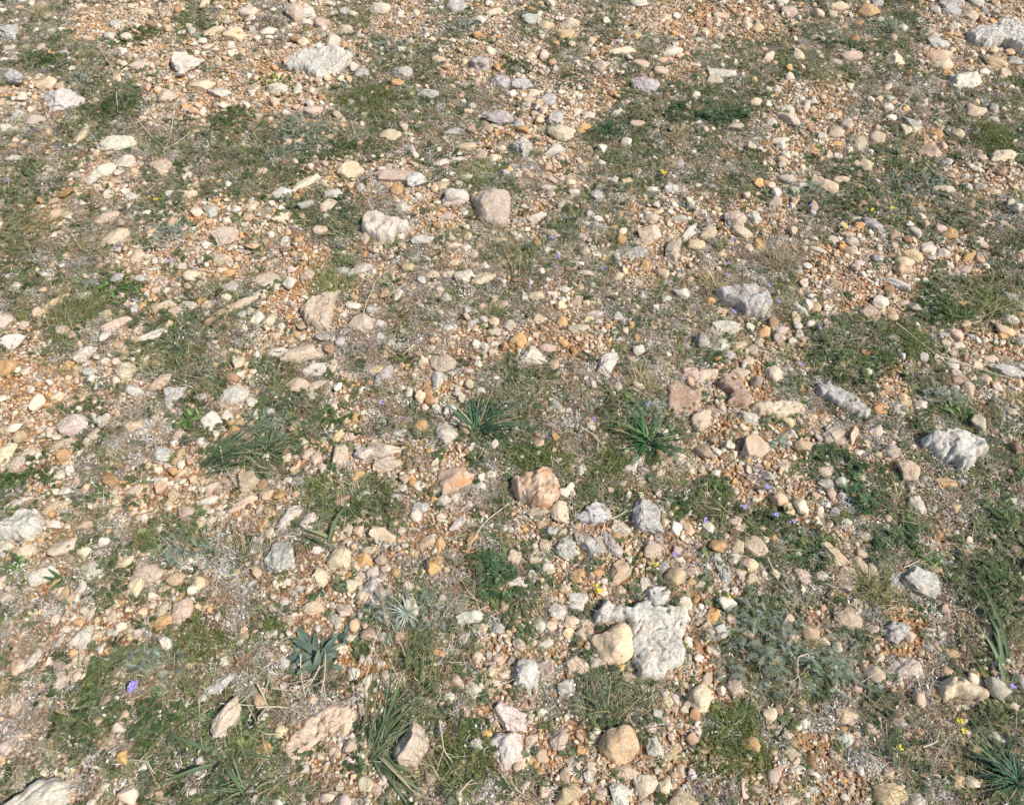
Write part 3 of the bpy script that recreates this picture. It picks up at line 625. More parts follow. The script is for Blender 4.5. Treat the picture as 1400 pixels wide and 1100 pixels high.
def rock_shape(a, b, c, level, seed, rough=.4, facets=9, sharp=.92, pits=0):
    r = np.random.default_rng(seed)
    V, Fc = ico(level); p = V.copy()
    for _ in range(facets):
        n = r.normal(size=3); n /= np.linalg.norm(n); d = r.uniform(.55, .9)
        tt = p @ n - d; p -= np.outer(np.maximum(tt, 0)*sharp, n)
    o = r.uniform(0, 200, 3)
    disp = .22*noise3(V*1.1+o) + (.05+.10*rough)*noise3(V*2.7+o) + (.012+.06*rough)*noise3(V*6.3+o) + (.006+.032*rough)*noise3(V*15+o)
    if rough > .6: disp += -.10*rough*np.abs(noise3(V*4.1+o+9))
    if level >= 5: disp += .015*noise3(V*34+o)
    p *= (1+disp)[:, None]
    for _ in range(pits):
        n = r.normal(size=3); n[2] = abs(n[2]); n /= np.linalg.norm(n); k = r.uniform(.06, .14)
        d2 = ((V-n)**2).sum(1); p *= (1 - r.uniform(.06, .14)*np.exp(-d2/(k*k)))[:, None]
    p[:, :2] -= (p[:, :2].max(0)+p[:, :2].min(0))/2
    p /= (p.max(0)-p.min(0))/2
    return p*np.array([a, b, c]), Fc

def ellipse_world(px, py, wp, hp, rot=0.0, hfrac=.62):
    """photo ellipse -> centre, half axes and yaw of a half-buried stone"""
    x, y, z, d = at(px, py)
    dx, dy, dz = ray(px, py); el = math.atan2(-dz, math.hypot(dx, dy)); se, ce = math.sin(el), math.cos(el)
    k = d/F
    r = R(rot); cr, sr = math.cos(r), math.sin(r)
    g_ = 1.06 if wp*hp > 900 else 1.17; L, S = wp*k*g_, hp*k*g_
    c = hfrac*min(L, S/ (.55+.45*se))*.5                      # half height of the stone
    vis = lambda q, comp: q
    if rot:
        a = L/2*math.sqrt(cr*cr + (sr/se)**2); b = S/2*math.sqrt(sr*sr + (cr/se)**2)
        b = math.sqrt(max((b*.45)**2, b*b - (c*ce/se)**2)); yaw = math.atan2(sr/se, cr)
    else:
        a = L/2; b = math.sqrt(max((S/2)**2 - (c*ce)**2*.8, (S*.3)**2))/se; yaw = 0.0
        yaw = -math.atan2(x, max(y, .3))*.5 * (-1 if x < 0 else -1) * 0
    return x, y, z, a, b, c, yaw, d

stones = []
for line in STONES.replace("\n", ";").split(";"):
    q = line.split()
    if len(q) < 5: continue
    px, py, wp, hp = map(float, q[:4]); rot = float(q[5]) if len(q) > 5 else 0
    stones.append((px, py, wp, hp, q[4], rot))
for k in NAMED: assert any((s[0], s[1]) == k for s in stones), k
stones.sort(key=lambda s: -(s[2]*s[3]) - (5000 if (s[0], s[1]) in NAMED else 0))
N_ROCK = 300 - len(OUTLINES)
big, small = stones[:N_ROCK], stones[N_ROCK:]

OCC_R = .004; OX0, OY0 = -4.4, -.7; OW, OH = int(8.8/OCC_R), int(7.2/OCC_R)
occ = np.zeros((OH, OW), bool)
COLLAR = []
def mark(x, y, a, b, yaw, grow=0.0):
    m_ = int((a+b)*3.14/.0042); th = rng.uniform(0, 6.283, m_); q_ = rng.normal(1.0, .07, m_)+.02
    ex, ey = a*np.cos(th)*q_, b*np.sin(th)*q_; c_, s_ = math.cos(yaw), math.sin(yaw)
    COLLAR.append(np.stack([x+ex*c_-ey*s_, y+ex*s_+ey*c_], -1))
    r = max(a, b)+grow; i0, i1 = int((x-r-OX0)/OCC_R), int((x+r-OX0)/OCC_R)+1; j0, j1 = int((y-r-OY0)/OCC_R), int((y+r-OY0)/OCC_R)+1
    i0, j0 = max(i0, 0), max(j0, 0); i1, j1 = min(i1, OW), min(j1, OH)
    if i1 <= i0 or j1 <= j0: return
    gx, gy = np.meshgrid(OX0+(np.arange(i0, i1)+.5)*OCC_R - x, OY0+(np.arange(j0, j1)+.5)*OCC_R - y)
    c, s = math.cos(yaw), math.sin(yaw); u = gx*c+gy*s; v = -gx*s+gy*c
    occ[j0:j1, i0:i1] |= (u/(a+grow))**2 + (v/(b+grow))**2 < 1

anchors = []          # (x, y, phrase) of things other labels may refer to
todo = []             # (object, x, y, descriptor) still to be labelled
def jitter(c, r, s=.06):
    k = 1 + r.normal()*s*1.3
    return tuple(float(min(.85, max(.02, v*k*(1+r.normal()*s*.5)))) for v in c)

for n_, (px, py, wp, hp, ch, rot) in enumerate(big):
    x, y, z, a, b, c, yaw, d = ellipse_world(px, py, wp, hp, rot)
    r = np.random.default_rng(1000+n_)
    rough = {"K": 1.0, "G": .8, "W": .6, "P": .5, "R": .5}.get(ch, .25)
    lvl = 5 if wp*hp > 450 else 4
    ang = r.random() < .62; tall = (px, py) in ((312, 984), (567, 1021)); c = c*(1.3 if tall else 1); rnd = any(w_ in NAMED.get((px, py), ('',))[0] for w_ in ('round', 'egg'))
    if rnd: rough *= .6
    v, f = rock_shape(a, b, c*1.3, lvl, 3000+n_, rough*1.15, 7 if rnd else 18 if ang else 9, .85 if rnd else .97 if ang else .85, pits=(10 if ch == "K" else 4 if ch == "G" else 0))
    name = "limestone_rock" if wp*hp >= 700 else "stone"
    me = new_mesh(name, v, f, [M_STREAK if (px, py) == (619, 657) else M_ROCK])
    cr = min(1, max(0, ROUGHNESS[ch] + r.normal()*.12))
    o = link(name, me, (x, y, z + c*.2), color=(*jitter(PAL[ch], r), cr))
    o.rotation_euler = (r.normal()*.08, r.normal()*.08, yaw)
    mark(x, y, a, b, yaw)
    size = "big" if wp*hp >= 900 else "medium sized" if wp*hp >= 420 else "small" if wp*hp >= 250 else "little"
    ratio = wp/hp; shape = "long" if ratio >= 2.3 else "flat" if ratio > 1.75 else "rounded" if ratio < 1.25 else "oval"
    cat = "rock" if name == "limestone_rock" else "stone"
    nm = NAMED.get((px, py))
    if nm:
        tag(o, nm[0], cat, "limestone rocks and stones lying in the gravel")
        if nm[1]: anchors.append((px, py, nm[1]))
    else:
        tag(o, None, cat, "limestone rocks and stones lying in the gravel"); todo.append((o, px, py, f"{size} {shape} {CNAME[ch]} {cat}"))

def inside(poly, X, Y):
    r = np.zeros(X.shape, bool); n = len(poly)
    for i in range(n):
        x1, y1 = poly[i]; x2, y2 = poly[(i+1) % n]
        if y1 == y2: continue
        r ^= ((y1 > Y) != (y2 > Y)) & (X < (x2-x1)*(Y-y1)/(y2-y1)+x1)
    return r
def seg_dist(poly, X, Y):
    d = np.full(X.shape, 1e9); n = len(poly)
    for i in range(n):
        x1, y1 = poly[i]; x2, y2 = poly[(i+1) % n]; ux, uy = x2-x1, y2-y1
        t_ = np.clip(((X-x1)*ux+(Y-y1)*uy)/(ux*ux+uy*uy), 0, 1)
        d = np.minimum(d, np.hypot(X-x1-t_*ux, Y-y1-t_*uy))
    return d

for n_, (ch, H, rough, poly, label, short) in enumerate(OUTLINES):
    wp = [at(px, py, H*.35)[:2] for px, py in poly]
    P_ = np.array(wp); P_ = P_.mean(0) + (P_-P_.mean(0))*(1.05 if n_ == 0 else 1.0); wp = [tuple(q_) for q_ in P_]; cx, cy = P_.mean(0); step = .0028
    gx = np.arange(P_[:, 0].min()-.02, P_[:, 0].max()+.02, step); gy = np.arange(P_[:, 1].min()-.02, P_[:, 1].max()+.02, step)
    X, Y = np.meshgrid(gx, gy); s = X.shape
    nx_ = noise2(X.ravel(), Y.ravel(), 55, 3.+n_).reshape(s)*.006; ny_ = noise2(X.ravel(), Y.ravel(), 55, 7.+n_).reshape(s)*.006
    ins = inside(wp, X+nx_, Y+ny_); d = seg_dist(wp, X+nx_, Y+ny_); sd = np.where(ins, d, -d)
    xf_, yf_ = X.ravel(), Y.ravel()
    nz = lambda sc, z_: noise2(xf_, yf_, sc, z_+n_*3.1).reshape(s)
    edge = .017 if H > .03 else .012
    prof = np.clip(sd/edge, 0, 1); prof = np.sqrt(prof*(2-prof))
    top = H*(1 + .28*nz(11, 1.)) + rough*H*(.16*nz(24, 2.) - .32*np.abs(nz(19, 21.)) - .16*np.abs(nz(47, 23.)) + .06*nz(70, 4.) + .03*nz(160, 6.)) + .12*H*rough
    # pits and cracks
    pit = np.clip(nz(80, 11.)-.30, 0, 1)*rough*.020 + np.clip(.035-np.abs(nz(17, 13.)), 0, 1)*rough*.25
    hz = prof*top - pit*(prof > .4)
    hz = np.where(sd > 0, hz, -.03 + 0*sd)
    base = hgt(xf_, yf_).reshape(s)
    z_ = base + hz - .002
    keep = sd > -step*1.6
    cells = keep[:-1, :-1] & keep[:-1, 1:] & keep[1:, 1:] & keep[1:, :-1]
    ii = np.arange(X.size).reshape(s)
    q = np.stack([ii[:-1, :-1], ii[:-1, 1:], ii[1:, 1:], ii[1:, :-1]], -1)[cells]
    used = np.unique(q); mp = np.full(X.size, -1); mp[used] = np.arange(len(used))
    v = np.stack([X.ravel()-cx, Y.ravel()-cy, z_.ravel()], -1)[used]; q = mp[q]
    # a buried underside closes the solid
    lo = v.copy(); lo[:, 2] = v[:, 2].min() - .012
    from collections import Counter
    e = np.concatenate([q[:, [0, 1]], q[:, [1, 2]], q[:, [2, 3]], q[:, [3, 0]]]); es = set(map(tuple, e.tolist()))
    rim = [(a_, b_) for a_, b_ in es if (b_, a_) not in es]
    nv = len(v); side = np.array([(b_, a_, a_+nv, b_+nv) for a_, b_ in rim])
    v = np.concatenate([v, lo]); allq = np.concatenate([q, q[:, ::-1]+nv, side])
    me = new_mesh("limestone_rock", v, allq, [M_STREAK if "streaked" in label else M_ROCK])
    r = np.random.default_rng(50+n_)
    o = link("limestone_rock", me, (cx, cy, 0), color=(*jitter(PAL[ch], r, .03), min(1, ROUGHNESS[ch]+.05)))
    tag(o, label, "rock", "limestone rocks and stones lying in the gravel")
    ax, ay = np.mean(poly, 0)
    if short: anchors.append((ax, ay, short))
    for i in range(len(wp)):
        (xa, ya), (xb, yb) = wp[i], wp[(i+1) % len(wp)]; m_ = int(math.hypot(xb-xa, yb-ya)/.0016)+1; u_ = rng.random(m_)
        COLLAR.append(np.stack([xa+(xb-xa)*u_+rng.normal(size=m_)*.005, ya+(yb-ya)*u_+rng.normal(size=m_)*.005], -1))
    keepm = sd > 0
    jj = ((Y[keepm]-OY0)/OCC_R).astype(int); ii_ = ((X[keepm]-OX0)/OCC_R).astype(int)
    ok = (jj >= 0) & (jj < OH) & (ii_ >= 0) & (ii_ < OW); occ[jj[ok], ii_[ok]] = True

# ------------------------------------------------------------------ scattered stuff (geometry nodes, for what nobody could count)
def scatter(name, protos, pos, rot, scl, pick, tint, label, cat):
    src = bpy.data.collections.new(name + "_shapes")
    for o in protos: src.objects.link(o)
    me = bpy.data.meshes.new(name); n_ = len(pos)
    me.vertices.add(n_); me.vertices.foreach_set("co", np.asarray(pos, np.float32).ravel())
    for nm, typ, dat, key in (("turn", 'FLOAT_VECTOR', rot, "vector"), ("size", 'FLOAT_VECTOR', scl, "vector"), ("pick", 'INT', pick, "value"), ("tint", 'FLOAT_COLOR', tint, "color")):
        a_ = me.attributes.new(nm, typ, 'POINT'); a_.data.foreach_set(key, np.asarray(dat, np.int32 if typ == 'INT' else np.float32).ravel())
    o = link(name, me); tag(o, label, cat, kind="stuff")
    ng = bpy.data.node_groups.new(name, 'GeometryNodeTree')
    ng.interface.new_socket("Geometry", in_out='INPUT', socket_type='NodeSocketGeometry'); ng.interface.new_socket("Geometry", in_out='OUTPUT', socket_type='NodeSocketGeometry')
    A = ng.nodes.new; L = ng.links.new
    gi, go = A("NodeGroupInput"), A("NodeGroupOutput"); ip = A("GeometryNodeInstanceOnPoints"); ci = A("GeometryNodeCollectionInfo")
    ci.inputs["Collection"].default_value = src; ci.inputs["Separate Children"].default_value = True; ci.inputs["Reset Children"].default_value = True
    def na(nm, typ):
        q_ = A("GeometryNodeInputNamedAttribute"); q_.data_type = typ; q_.inputs["Name"].default_value = nm; return q_.outputs["Attribute"]
    er = A("FunctionNodeEulerToRotation")
    L(na("turn", 'FLOAT_VECTOR'), er.inputs[0]); L(gi.outputs[0], ip.inputs["Points"]); L(ci.outputs[0], ip.inputs["Instance"])
    ip.inputs["Pick Instance"].default_value = True; L(na("pick", 'INT'), ip.inputs["Instance Index"])
    L(er.outputs[0], ip.inputs["Rotation"]); L(na("size", 'FLOAT_VECTOR'), ip.inputs["Scale"]); L(ip.outputs[0], go.inputs[0])
    md = o.modifiers.new("scatter", 'NODES'); md.node_group = ng
    return o

def proto(name, i, me): return bpy.data.objects.new(f"{name}_{i:02d}", me)

peb = [proto("pebble_shape", i, new_mesh("pebble", *rock_shape(1, 1, 1, 3, 700+i, .75, 9 if i % 3 == 0 else 16, .97), [M_ROCK_I])) for i in range(16)]
grt = [proto("grit_shape", i, new_mesh("grit", *rock_shape(1, 1, 1, 2, 800+i, .4, 9, .95), [M_ROCK_I], smooth=False)) for i in range(8)]

def in_area(x, y, m=.75):
    return (np.abs(x) < .78 + m*.6 + .56*np.maximum(y, 0)) & (y > -.25) & (y < 6.0)
def candidates(density, seed, m=.75):
    r = np.random.default_rng(seed); n_ = int(density*8.0*6.25)
    x = r.uniform(-4.0, 4.0, n_); y = r.uniform(-.25, 6.0, n_)
    k = in_area(x, y, m); x, y = x[k], y[k]
    px, py, d_ = proj(x, y)
    # fewer far outside the photograph's frame
    out = (px < -60) | (px > PW+60) | (py < -50) | (py > PH+80)
    k = ~out | (r.random(len(x)) < np.where(y > 4.4, .38, .55))
    return r, x[k], y[k]
def occupied(x, y):
    i = ((x-OX0)/OCC_R).astype(int); j = ((y-OY0)/OCC_R).astype(int)
    return occ[np.clip(j, 0, OH-1), np.clip(i, 0, OW-1)]

# palette choice per class for loose stone:         cream   tan     orange   white   pink    grey   brown
LP = np.array([(.69, .555, .40), (.58, .40, .235), (.55, .30, .115), (.67, .58, .44), (.56, .405, .27), (.43, .395, .335), (.27, .15, .075)])
PW_ = {"g": (.34, .28, .13, .09, .09, .02, .05), "o": (.20, .32, .26, .05, .08, .00, .09), "d": (.23, .21, .08, .14, .16, .13, .05),
       "h": (.2, .2, .1, .12, .15, .15, .08), "m": (.25, .22, .08, .14, .15, .11, .05), "s": (.1, .25, .22, .06, .15, .05, .17)}
PWm = np.array([PW_[c] for c in CLS]); PWm = PWm/PWm.sum(1)[:, None]
def pick_colour(r, w_, dark=1.0):
    pr = (PWm.T @ w_).T; cs = pr.cumsum(1); u = r.random(len(pr))[:, None]
    k = (u > cs).sum(1).clip(0, 6)
    c = LP[k]*np.clip(1 + r.normal(size=(len(k), 1))*.22, .5, 1.45)*(1+r.normal(size=(len(k), 3))*.03)*dark
    cr = np.where(np.isin(k, (3, 5)), .75, .15) + r.normal(size=len(k))*.1
    return np.concatenate([np.clip(c, .02, .85), np.clip(cr, 0, 1)[:, None]], 1)

pos, rot_, scl, tint = [], [], [], []
# the smaller stones read off the photograph
for n_, (px, py, wp, hp, ch, rt) in enumerate(small):
    x, y, z, a, b, c, yaw, d = ellipse_world(px, py, wp, hp, rt)
    r = np.random.default_rng(9000+n_)
    pos.append((x, y, z+c*.3)); rot_.append((r.normal()*.1, r.normal()*.1, yaw)); scl.append((a, b, c*1.25)); tint.append((*jitter(PAL[ch], r), ROUGHNESS[ch]))
    mark(x, y, a*.92, b*.92, yaw)
# classes of loose pebbles, large to small (diameter, tries per m2, how full a class zone gets)
DENS = {"g": 1.0, "o": .66, "d": .30, "h": .21, "m": .43, "s": .5}
dv = np.array([DENS[c] for c in CLS])
for ci_, (dia, per) in enumerate([(.044, 46), (.033, 210), (.024, 720), (.0165, 2000), (.0115, 5600), (.0085, 9500)]):
    r, x, y = candidates(per, 40+ci_)
    w_ = zone(x, y); cl = np.clip(.62+1.1*noise2(x, y, 6.5, 2.+ci_)+.9*noise2(x, y, 19, 6.+ci_), .08, 1.4) if dia > .009 else 1.0
    keep = r.random(len(x)) < (dv @ w_)*cl
    x, y, w_ = x[keep], y[keep], w_[:, keep]
    rad = dia*.5*r.uniform(.75, 1.3, len(x))
    ok = ~occupied(x, y)
    for q in range(4):
        ok &= ~occupied(x+rad*.72*math.cos(q*1.5708+.4), y+rad*.72*math.sin(q*1.5708+.4))
    cell = np.floor(x/dia).astype(np.int64)*100003 + np.floor(y/dia).astype(np.int64)
    _, fi = np.unique(cell, return_index=True); one = np.zeros(len(x), bool); one[fi] = True
    ok &= one
    x, y, w_, rad = x[ok], y[ok], w_[:, ok], rad[ok]; n_ = len(x)
    a = rad*r.uniform(.9, 1.3, n_); b = rad*r.uniform(.75, 1.0, n_); c = np.minimum(a, b)*r.uniform(.55, .85, n_)
    yaw = r.uniform(0, 6.283, n_)
    pos += list(zip(x, y, hgt(x, y)+c*r.uniform(.35, 1.0, n_))); rot_ += list(zip(r.normal(size=n_)*.25, r.normal(size=n_)*.25, yaw)); scl += list(zip(a, b, c)); tc_ = pick_colour(r, w_)
    if dia > .015:
        k_ = r.random(n_) < .13; tc_[k_] = np.array((.70, .61, .48, .8))*np.clip(1+r.normal(size=(int(k_.sum()), 1))*.1, .7, 1.15)
    tint += [tuple(q) for q in tc_]
    jj = ((y-OY0)/OCC_R).astype(int); ii = ((x-OX0)/OCC_R).astype(int); k = np.maximum(1, (rad*.8/OCC_R).astype(int))
    for dj in range(-4, 5):
        for di in range(-4, 5):
            s_ = (di*di+dj*dj) <= k*k
            occ[np.clip(jj[s_]+dj, 0, OH-1), np.clip(ii[s_]+di, 0, OW-1)] = True
r = np.random.default_rng(77)
print("pebbles", len(pos))
scatter("pebbles", peb, pos, rot_, scl, r.integers(0, len(peb), len(pos)), tint, "loose cream and tan pebbles strewn over the whole slope", "pebbles")

# grit between them
r, x, y = candidates(15500, 90, .5)
w_ = zone(x, y); gv = np.array([1.0, 1.1, .34, .20, .42, .75]); keep = (r.random(len(x)) < gv @ w_) & ~(occupied(x, y) & (r.random(len(x)) < .85))
x, y = x[keep], y[keep]; CL = np.concatenate(COLLAR); CL = CL[in_area(CL[:, 0], CL[:, 1])]; x = np.concatenate([x, CL[:, 0]]); y = np.concatenate([y, CL[:, 1]]); w_ = zone(x, y); n_ = len(x)
rad = r.lognormal(math.log(.0027), .36, n_)*(1+.12*proj(x, y)[2]/2)
g_scl = np.stack([rad*r.uniform(.9, 1.5, n_), rad*r.uniform(.7, 1.1, n_), rad*r.uniform(.5, .9, n_)], -1)
print("grit", n_)
scatter("gravel_grit", grt, np.stack([x, y, hgt(x, y)+rad*r.uniform(0, 1.0, n_)], -1), np.stack([r.normal(size=n_)*.5, r.normal(size=n_)*.5, r.uniform(0, 6.28, n_)], -1), g_scl,
        r.integers(0, len(grt), n_), pick_colour(r, w_, .95), "fine orange and cream grit covering the soil between the stones", "gravel")

# ------------------------------------------------------------------ ribbons: grass blades, leaves, twigs
class RB:
    def __init__(s): s.v, s.q, s.a, s.n = [], [], [], 0
    def add(s, p0, az, el, L, W, droop=0.0, curl=0.0, S=5, shape="blade", fold=0.25, val=None):
        p0 = np.atleast_2d(p0).astype(float); n_ = len(p0)
        B = lambda q: np.broadcast_to(np.asarray(q, float), (n_,))
        az, el, L, W, droop, curl = map(B, (az, el, L, W, droop, curl))
        val = B(.5 if val is None else val)
        p = p0.copy(); V = []
        for k in range(S+1):
            u = k/S; A_ = az+curl*u; E = el-droop*u
            w_ = {"blade": (1-u**2.2)*.96+.04, "leaf": math.sin(math.pi*min(1, .08+.90*u))**.8, "thin": 1-.7*u, "flat": 1.0}[shape]*W*.5
            sd_ = np.stack([-np.sin(A_), np.cos(A_), 0*A_], -1); up = np.stack([-np.cos(A_)*np.sin(E), -np.sin(A_)*np.sin(E), np.cos(E)], -1)
            V.append(np.stack([p + sd_*w_[:, None] + up*(w_*fold)[:, None], p, p - sd_*w_[:, None] + up*(w_*fold)[:, None]], 1))
            st = (L/S)[:, None]*np.stack([np.cos(A_)*np.cos(E), np.sin(A_)*np.cos(E), np.sin(E)], -1); p = p+st
        V = np.stack(V, 1)                      # n, S+1, 3, 3
        base = s.n + np.arange(n_)[:, None, None]*(S+1)*3 + np.arange(S)[None, :, None]*3 + np.arange(2)[None, None, :]
        q = np.stack([base, base+1, base+4, base+3], -1).reshape(-1, 4)
        s.v.append(V.reshape(-1, 3)); s.q.append(q); s.n += n_*(S+1)*3
        s.a.append(np.repeat(val, (S+1)*3)); return p
    def mesh(s, name, mat, zmin=None):
        v = np.concatenate(s.v)
        if zmin is not None: v[:, 2] = np.maximum(v[:, 2], zmin)
        return new_mesh(name, v, np.concatenate(s.q), [mat], attr=np.concatenate(s.a))

def litter_proto(i):
    r = np.random.default_rng(400+i); b = RB(); n_ = 34
    p = np.stack([r.normal(size=n_)*.011, r.normal(size=n_)*.011, r.uniform(.0005, .006, n_)], -1)
    b.add(p, r.uniform(0, 6.28, n_), r.uniform(-.1, .6, n_), r.uniform(.005, .018, n_), r.uniform(.0005, .0013, n_), r.uniform(.2, 1.6, n_), r.normal(size=n_)*1.2, 5, "thin", .5, .9*r.beta(1.2, 1.4, n_))
    m_ = 9; p = np.stack([r.normal(size=m_)*.010, r.normal(size=m_)*.010, r.uniform(.001, .004, m_)], -1)
    b.add(p, r.uniform(0, 6.28, m_), r.uniform(-.2, .5, m_), r.uniform(.004, .008, m_), r.uniform(.002, .0035, m_), r.uniform(-.5, 1.5, m_), 0, 3, "leaf", .5, r.uniform(.2, 1, m_))
    return b.mesh("litter", M_DRY_I)
def leafy(b, r, cx, cy, n_, spread, L0, kind="L", z0=0.0):
    """small leafy stems"""
    for _ in range(n_):
        x, y = cx+r.normal()*spread, cy+r.normal()*spread; az, el = r.uniform(0, 6.28), r.uniform(.15, 1.1)
        L = L0*r.uniform(.7, 1.3); m_ = 6; u = np.linspace(.15, 1, m_)
        vv = r.uniform(.15, .85)
        px_ = x+np.cos(az)*L*u*math.cos(el*.8); py_ = y+np.sin(az)*L*u*math.cos(el*.8); pz = z0+.001+L*math.sin(el)*(u-.45*u*u)
        P3 = np.stack([px_, py_, pz], -1); lw = L*.30*np.sin(np.pi*(.15+.8*u))
        for sgn in (-1, 1):
            b.add(P3, az+sgn*r.uniform(.8, 1.2), el*.3+r.normal(size=m_)*.25, lw+.0012, lw*.42+.0006, .5, 0, 2, "leaf", .2, vv+r.normal(size=m_)*.1)
        b.add([(x, y, z0)], az, el, L, .0008, el*.9, 0, 3, "thin", .3, .5)
def herb_proto(i):
    r = np.random.default_rng(500+i); b = RB(); leafy(b, r, 0, 0, 9, .006, .016); return b.mesh("herb", M_PL_I)
def moss_proto(i):
    r = np.random.default_rng(550+i); b = RB(); n_ = 60
    p = np.stack([r.normal(size=n_)*.008, r.normal(size=n_)*.008, np.zeros(n_)], -1)
    b.add(p, r.uniform(0, 6.28, n_), r.uniform(.3, 1.4, n_), r.uniform(.006, .015, n_), .0011, r.uniform(0, .8, n_), 0, 2, "blade", .3, r.uniform(.1, 1, n_))
    return b.mesh("moss", M_PL_I)
def grass_proto(i):
    r = np.random.default_rng(600+i); b = RB(); n_ = 11; a0 = r.uniform(0, 6.28)
    p = np.stack([r.normal(size=n_)*.006, r.normal(size=n_)*.006, np.zeros(n_)], -1)
    b.add(p, a0+r.normal(size=n_)*.9, r.uniform(.15, 1.0, n_), r.uniform(.02, .060, n_), r.uniform(.0007, .0013, n_), r.uniform(.2, 1.3, n_), r.normal(size=n_)*.5, 6, "blade", .4, r.uniform(.2, 1, n_))
    return b.mesh("grass", M_PL_I)
def twig_proto(i):
    r = np.random.default_rng(680+i); b = RB(); n_ = 5
    p = np.stack([r.normal(size=n_)*.010, r.normal(size=n_)*.010, r.uniform(.003, .009, n_)], -1)
    b.add(p, r.uniform(0, 6.28, n_), r.uniform(-.08, .25, n_), r.uniform(.018, .055, n_), r.uniform(.0007, .0013, n_), r.uniform(.0, .5, n_), r.normal(size=n_)*.35, 6, "thin", .6, r.uniform(.2, 1, n_))
    return b.mesh("twigs", M_DRY_I)
def sprig_proto(i):
    r = np.random.default_rng(650+i); b = RB(); n_ = 16
    p = np.stack([r.normal(size=n_)*.006, r.normal(size=n_)*.006, np.zeros(n_)], -1)
    b.add(p, r.uniform(0, 6.28, n_), r.uniform(.2, 1.3, n_), r.uniform(.010, .026, n_), r.uniform(.0009, .0016, n_), r.uniform(-.2, .8, n_), r.normal(size=n_)*.8, 4, "thin", .4, r.uniform(.1, 1, n_))
    return b.mesh("sprig", M_PL_I)

def strew(name, make, nproto, per, weights, seed, cols, sc, label, cat, lift=.0, stone_keep=.25, ring=0):
    pr = [proto(name, i, make(i)) for i in range(nproto)]
    r, x, y = candidates(per, seed)
    w_ = zone(x, y); clump = np.clip(.78+.95*noise2(x, y, 9, seed*1.3)+.55*noise2(x, y, 26, seed*2.1), .2, 1.35)
    keep = (r.random(len(x)) < (np.array(weights) @ w_)*clump) & (~occupied(x, y) | (r.random(len(x)) < stone_keep))
    x, y = x[keep], y[keep]
    if ring: k_ = r.random(len(CL)) < ring*(np.array(weights) @ zone(CL[:, 0], CL[:, 1])).clip(.25, 1); x = np.concatenate([x, CL[k_, 0]]); y = np.concatenate([y, CL[k_, 1]])
    n_ = len(x); cols = np.array(cols); k = r.integers(0, len(cols), n_); c = cols[k]*np.clip(1+r.normal(size=(n_, 1))*.16, .5, 1.6)
    s_ = r.uniform(*sc, n_)
    print(name, n_)
    scatter(name, pr, np.stack([x, y, hgt(x, y)+lift+r.uniform(0, .004, n_)], -1), np.stack([r.normal(size=n_)*.2, r.normal(size=n_)*.2, r.uniform(0, 6.28, n_)], -1),
            np.stack([s_, s_, s_*r.uniform(.6, 1.1, n_)], -1), r.integers(0, nproto, n_), np.concatenate([np.clip(c, .01, .8), np.ones((n_, 1))], 1), label, cat)
#                                                 g     o    d    h    m    s
strew("dry_litter", litter_proto, 10, 6600, (.21, .10, 1.0, .60, .78, .85), 3, [(.42, .37, .29), (.55, .51, .43), (.31, .23, .15), (.60, .56, .49), (.43, .30, .18), (.22, .15, .10), (.40, .36, .34), (.35, .21, .12)], (.7, 1.4),
      "curled grey and brown dry plant litter matted over the soil", "dry litter", stone_keep=.16, ring=.16)
strew("dead_twigs", twig_proto, 8, 1600, (.28, .12, .95, .50, .75, 1.0), 15, [(.44, .36, .24), (.34, .23, .14), (.22, .15, .10), (.55, .48, .35), (.30, .17, .10)], (.7, 1.3),
      "thin dead twigs and straw bits strewn through the litter", "dead twigs", stone_keep=.2, ring=.03)
strew("ground_herbs", herb_proto, 8, 4200, (.085, .03, .20, 1.0, .54, .16), 5, [(.09, .14, .045), (.06, .105, .037), (.14, .175, .055), (.12, .15, .085), (.065, .12, .042), (.19, .20, .10)], (.7, 1.5),
      "low dark green herbs carpeting patches of the slope", "ground cover", stone_keep=.12, ring=.10)
strew("moss", moss_proto, 6, 1900, (.03, .01, .10, .9, .4, .08), 7, [(.14, .165, .035), (.17, .18, .045), (.10, .13, .035), (.22, .20, .09)], (.7, 1.5),
      "short olive green moss between the herbs", "moss", stone_keep=.1)
strew("grass", grass_proto, 8, 2100, (.11, .05, .42, .95, .8, .35), 9, [(.17, .20, .07), (.13, .17, .06), (.26, .25, .11), (.42, .36, .20), (.50, .43, .26)], (.7, 1.4),
      "thin green and straw coloured grass blades growing through the stones", "grass", stone_keep=.35)
strew("pale_sprigs", sprig_proto, 6, 1500, (.10, .03, .45, .35, .45, .2), 12, [(.22, .25, .19), (.28, .30, .24), (.20, .22, .15), (.38, .37, .30)], (.7, 1.3),
      "small pale grey green sprigs scattered through the litter", "ground cover", stone_keep=.2)

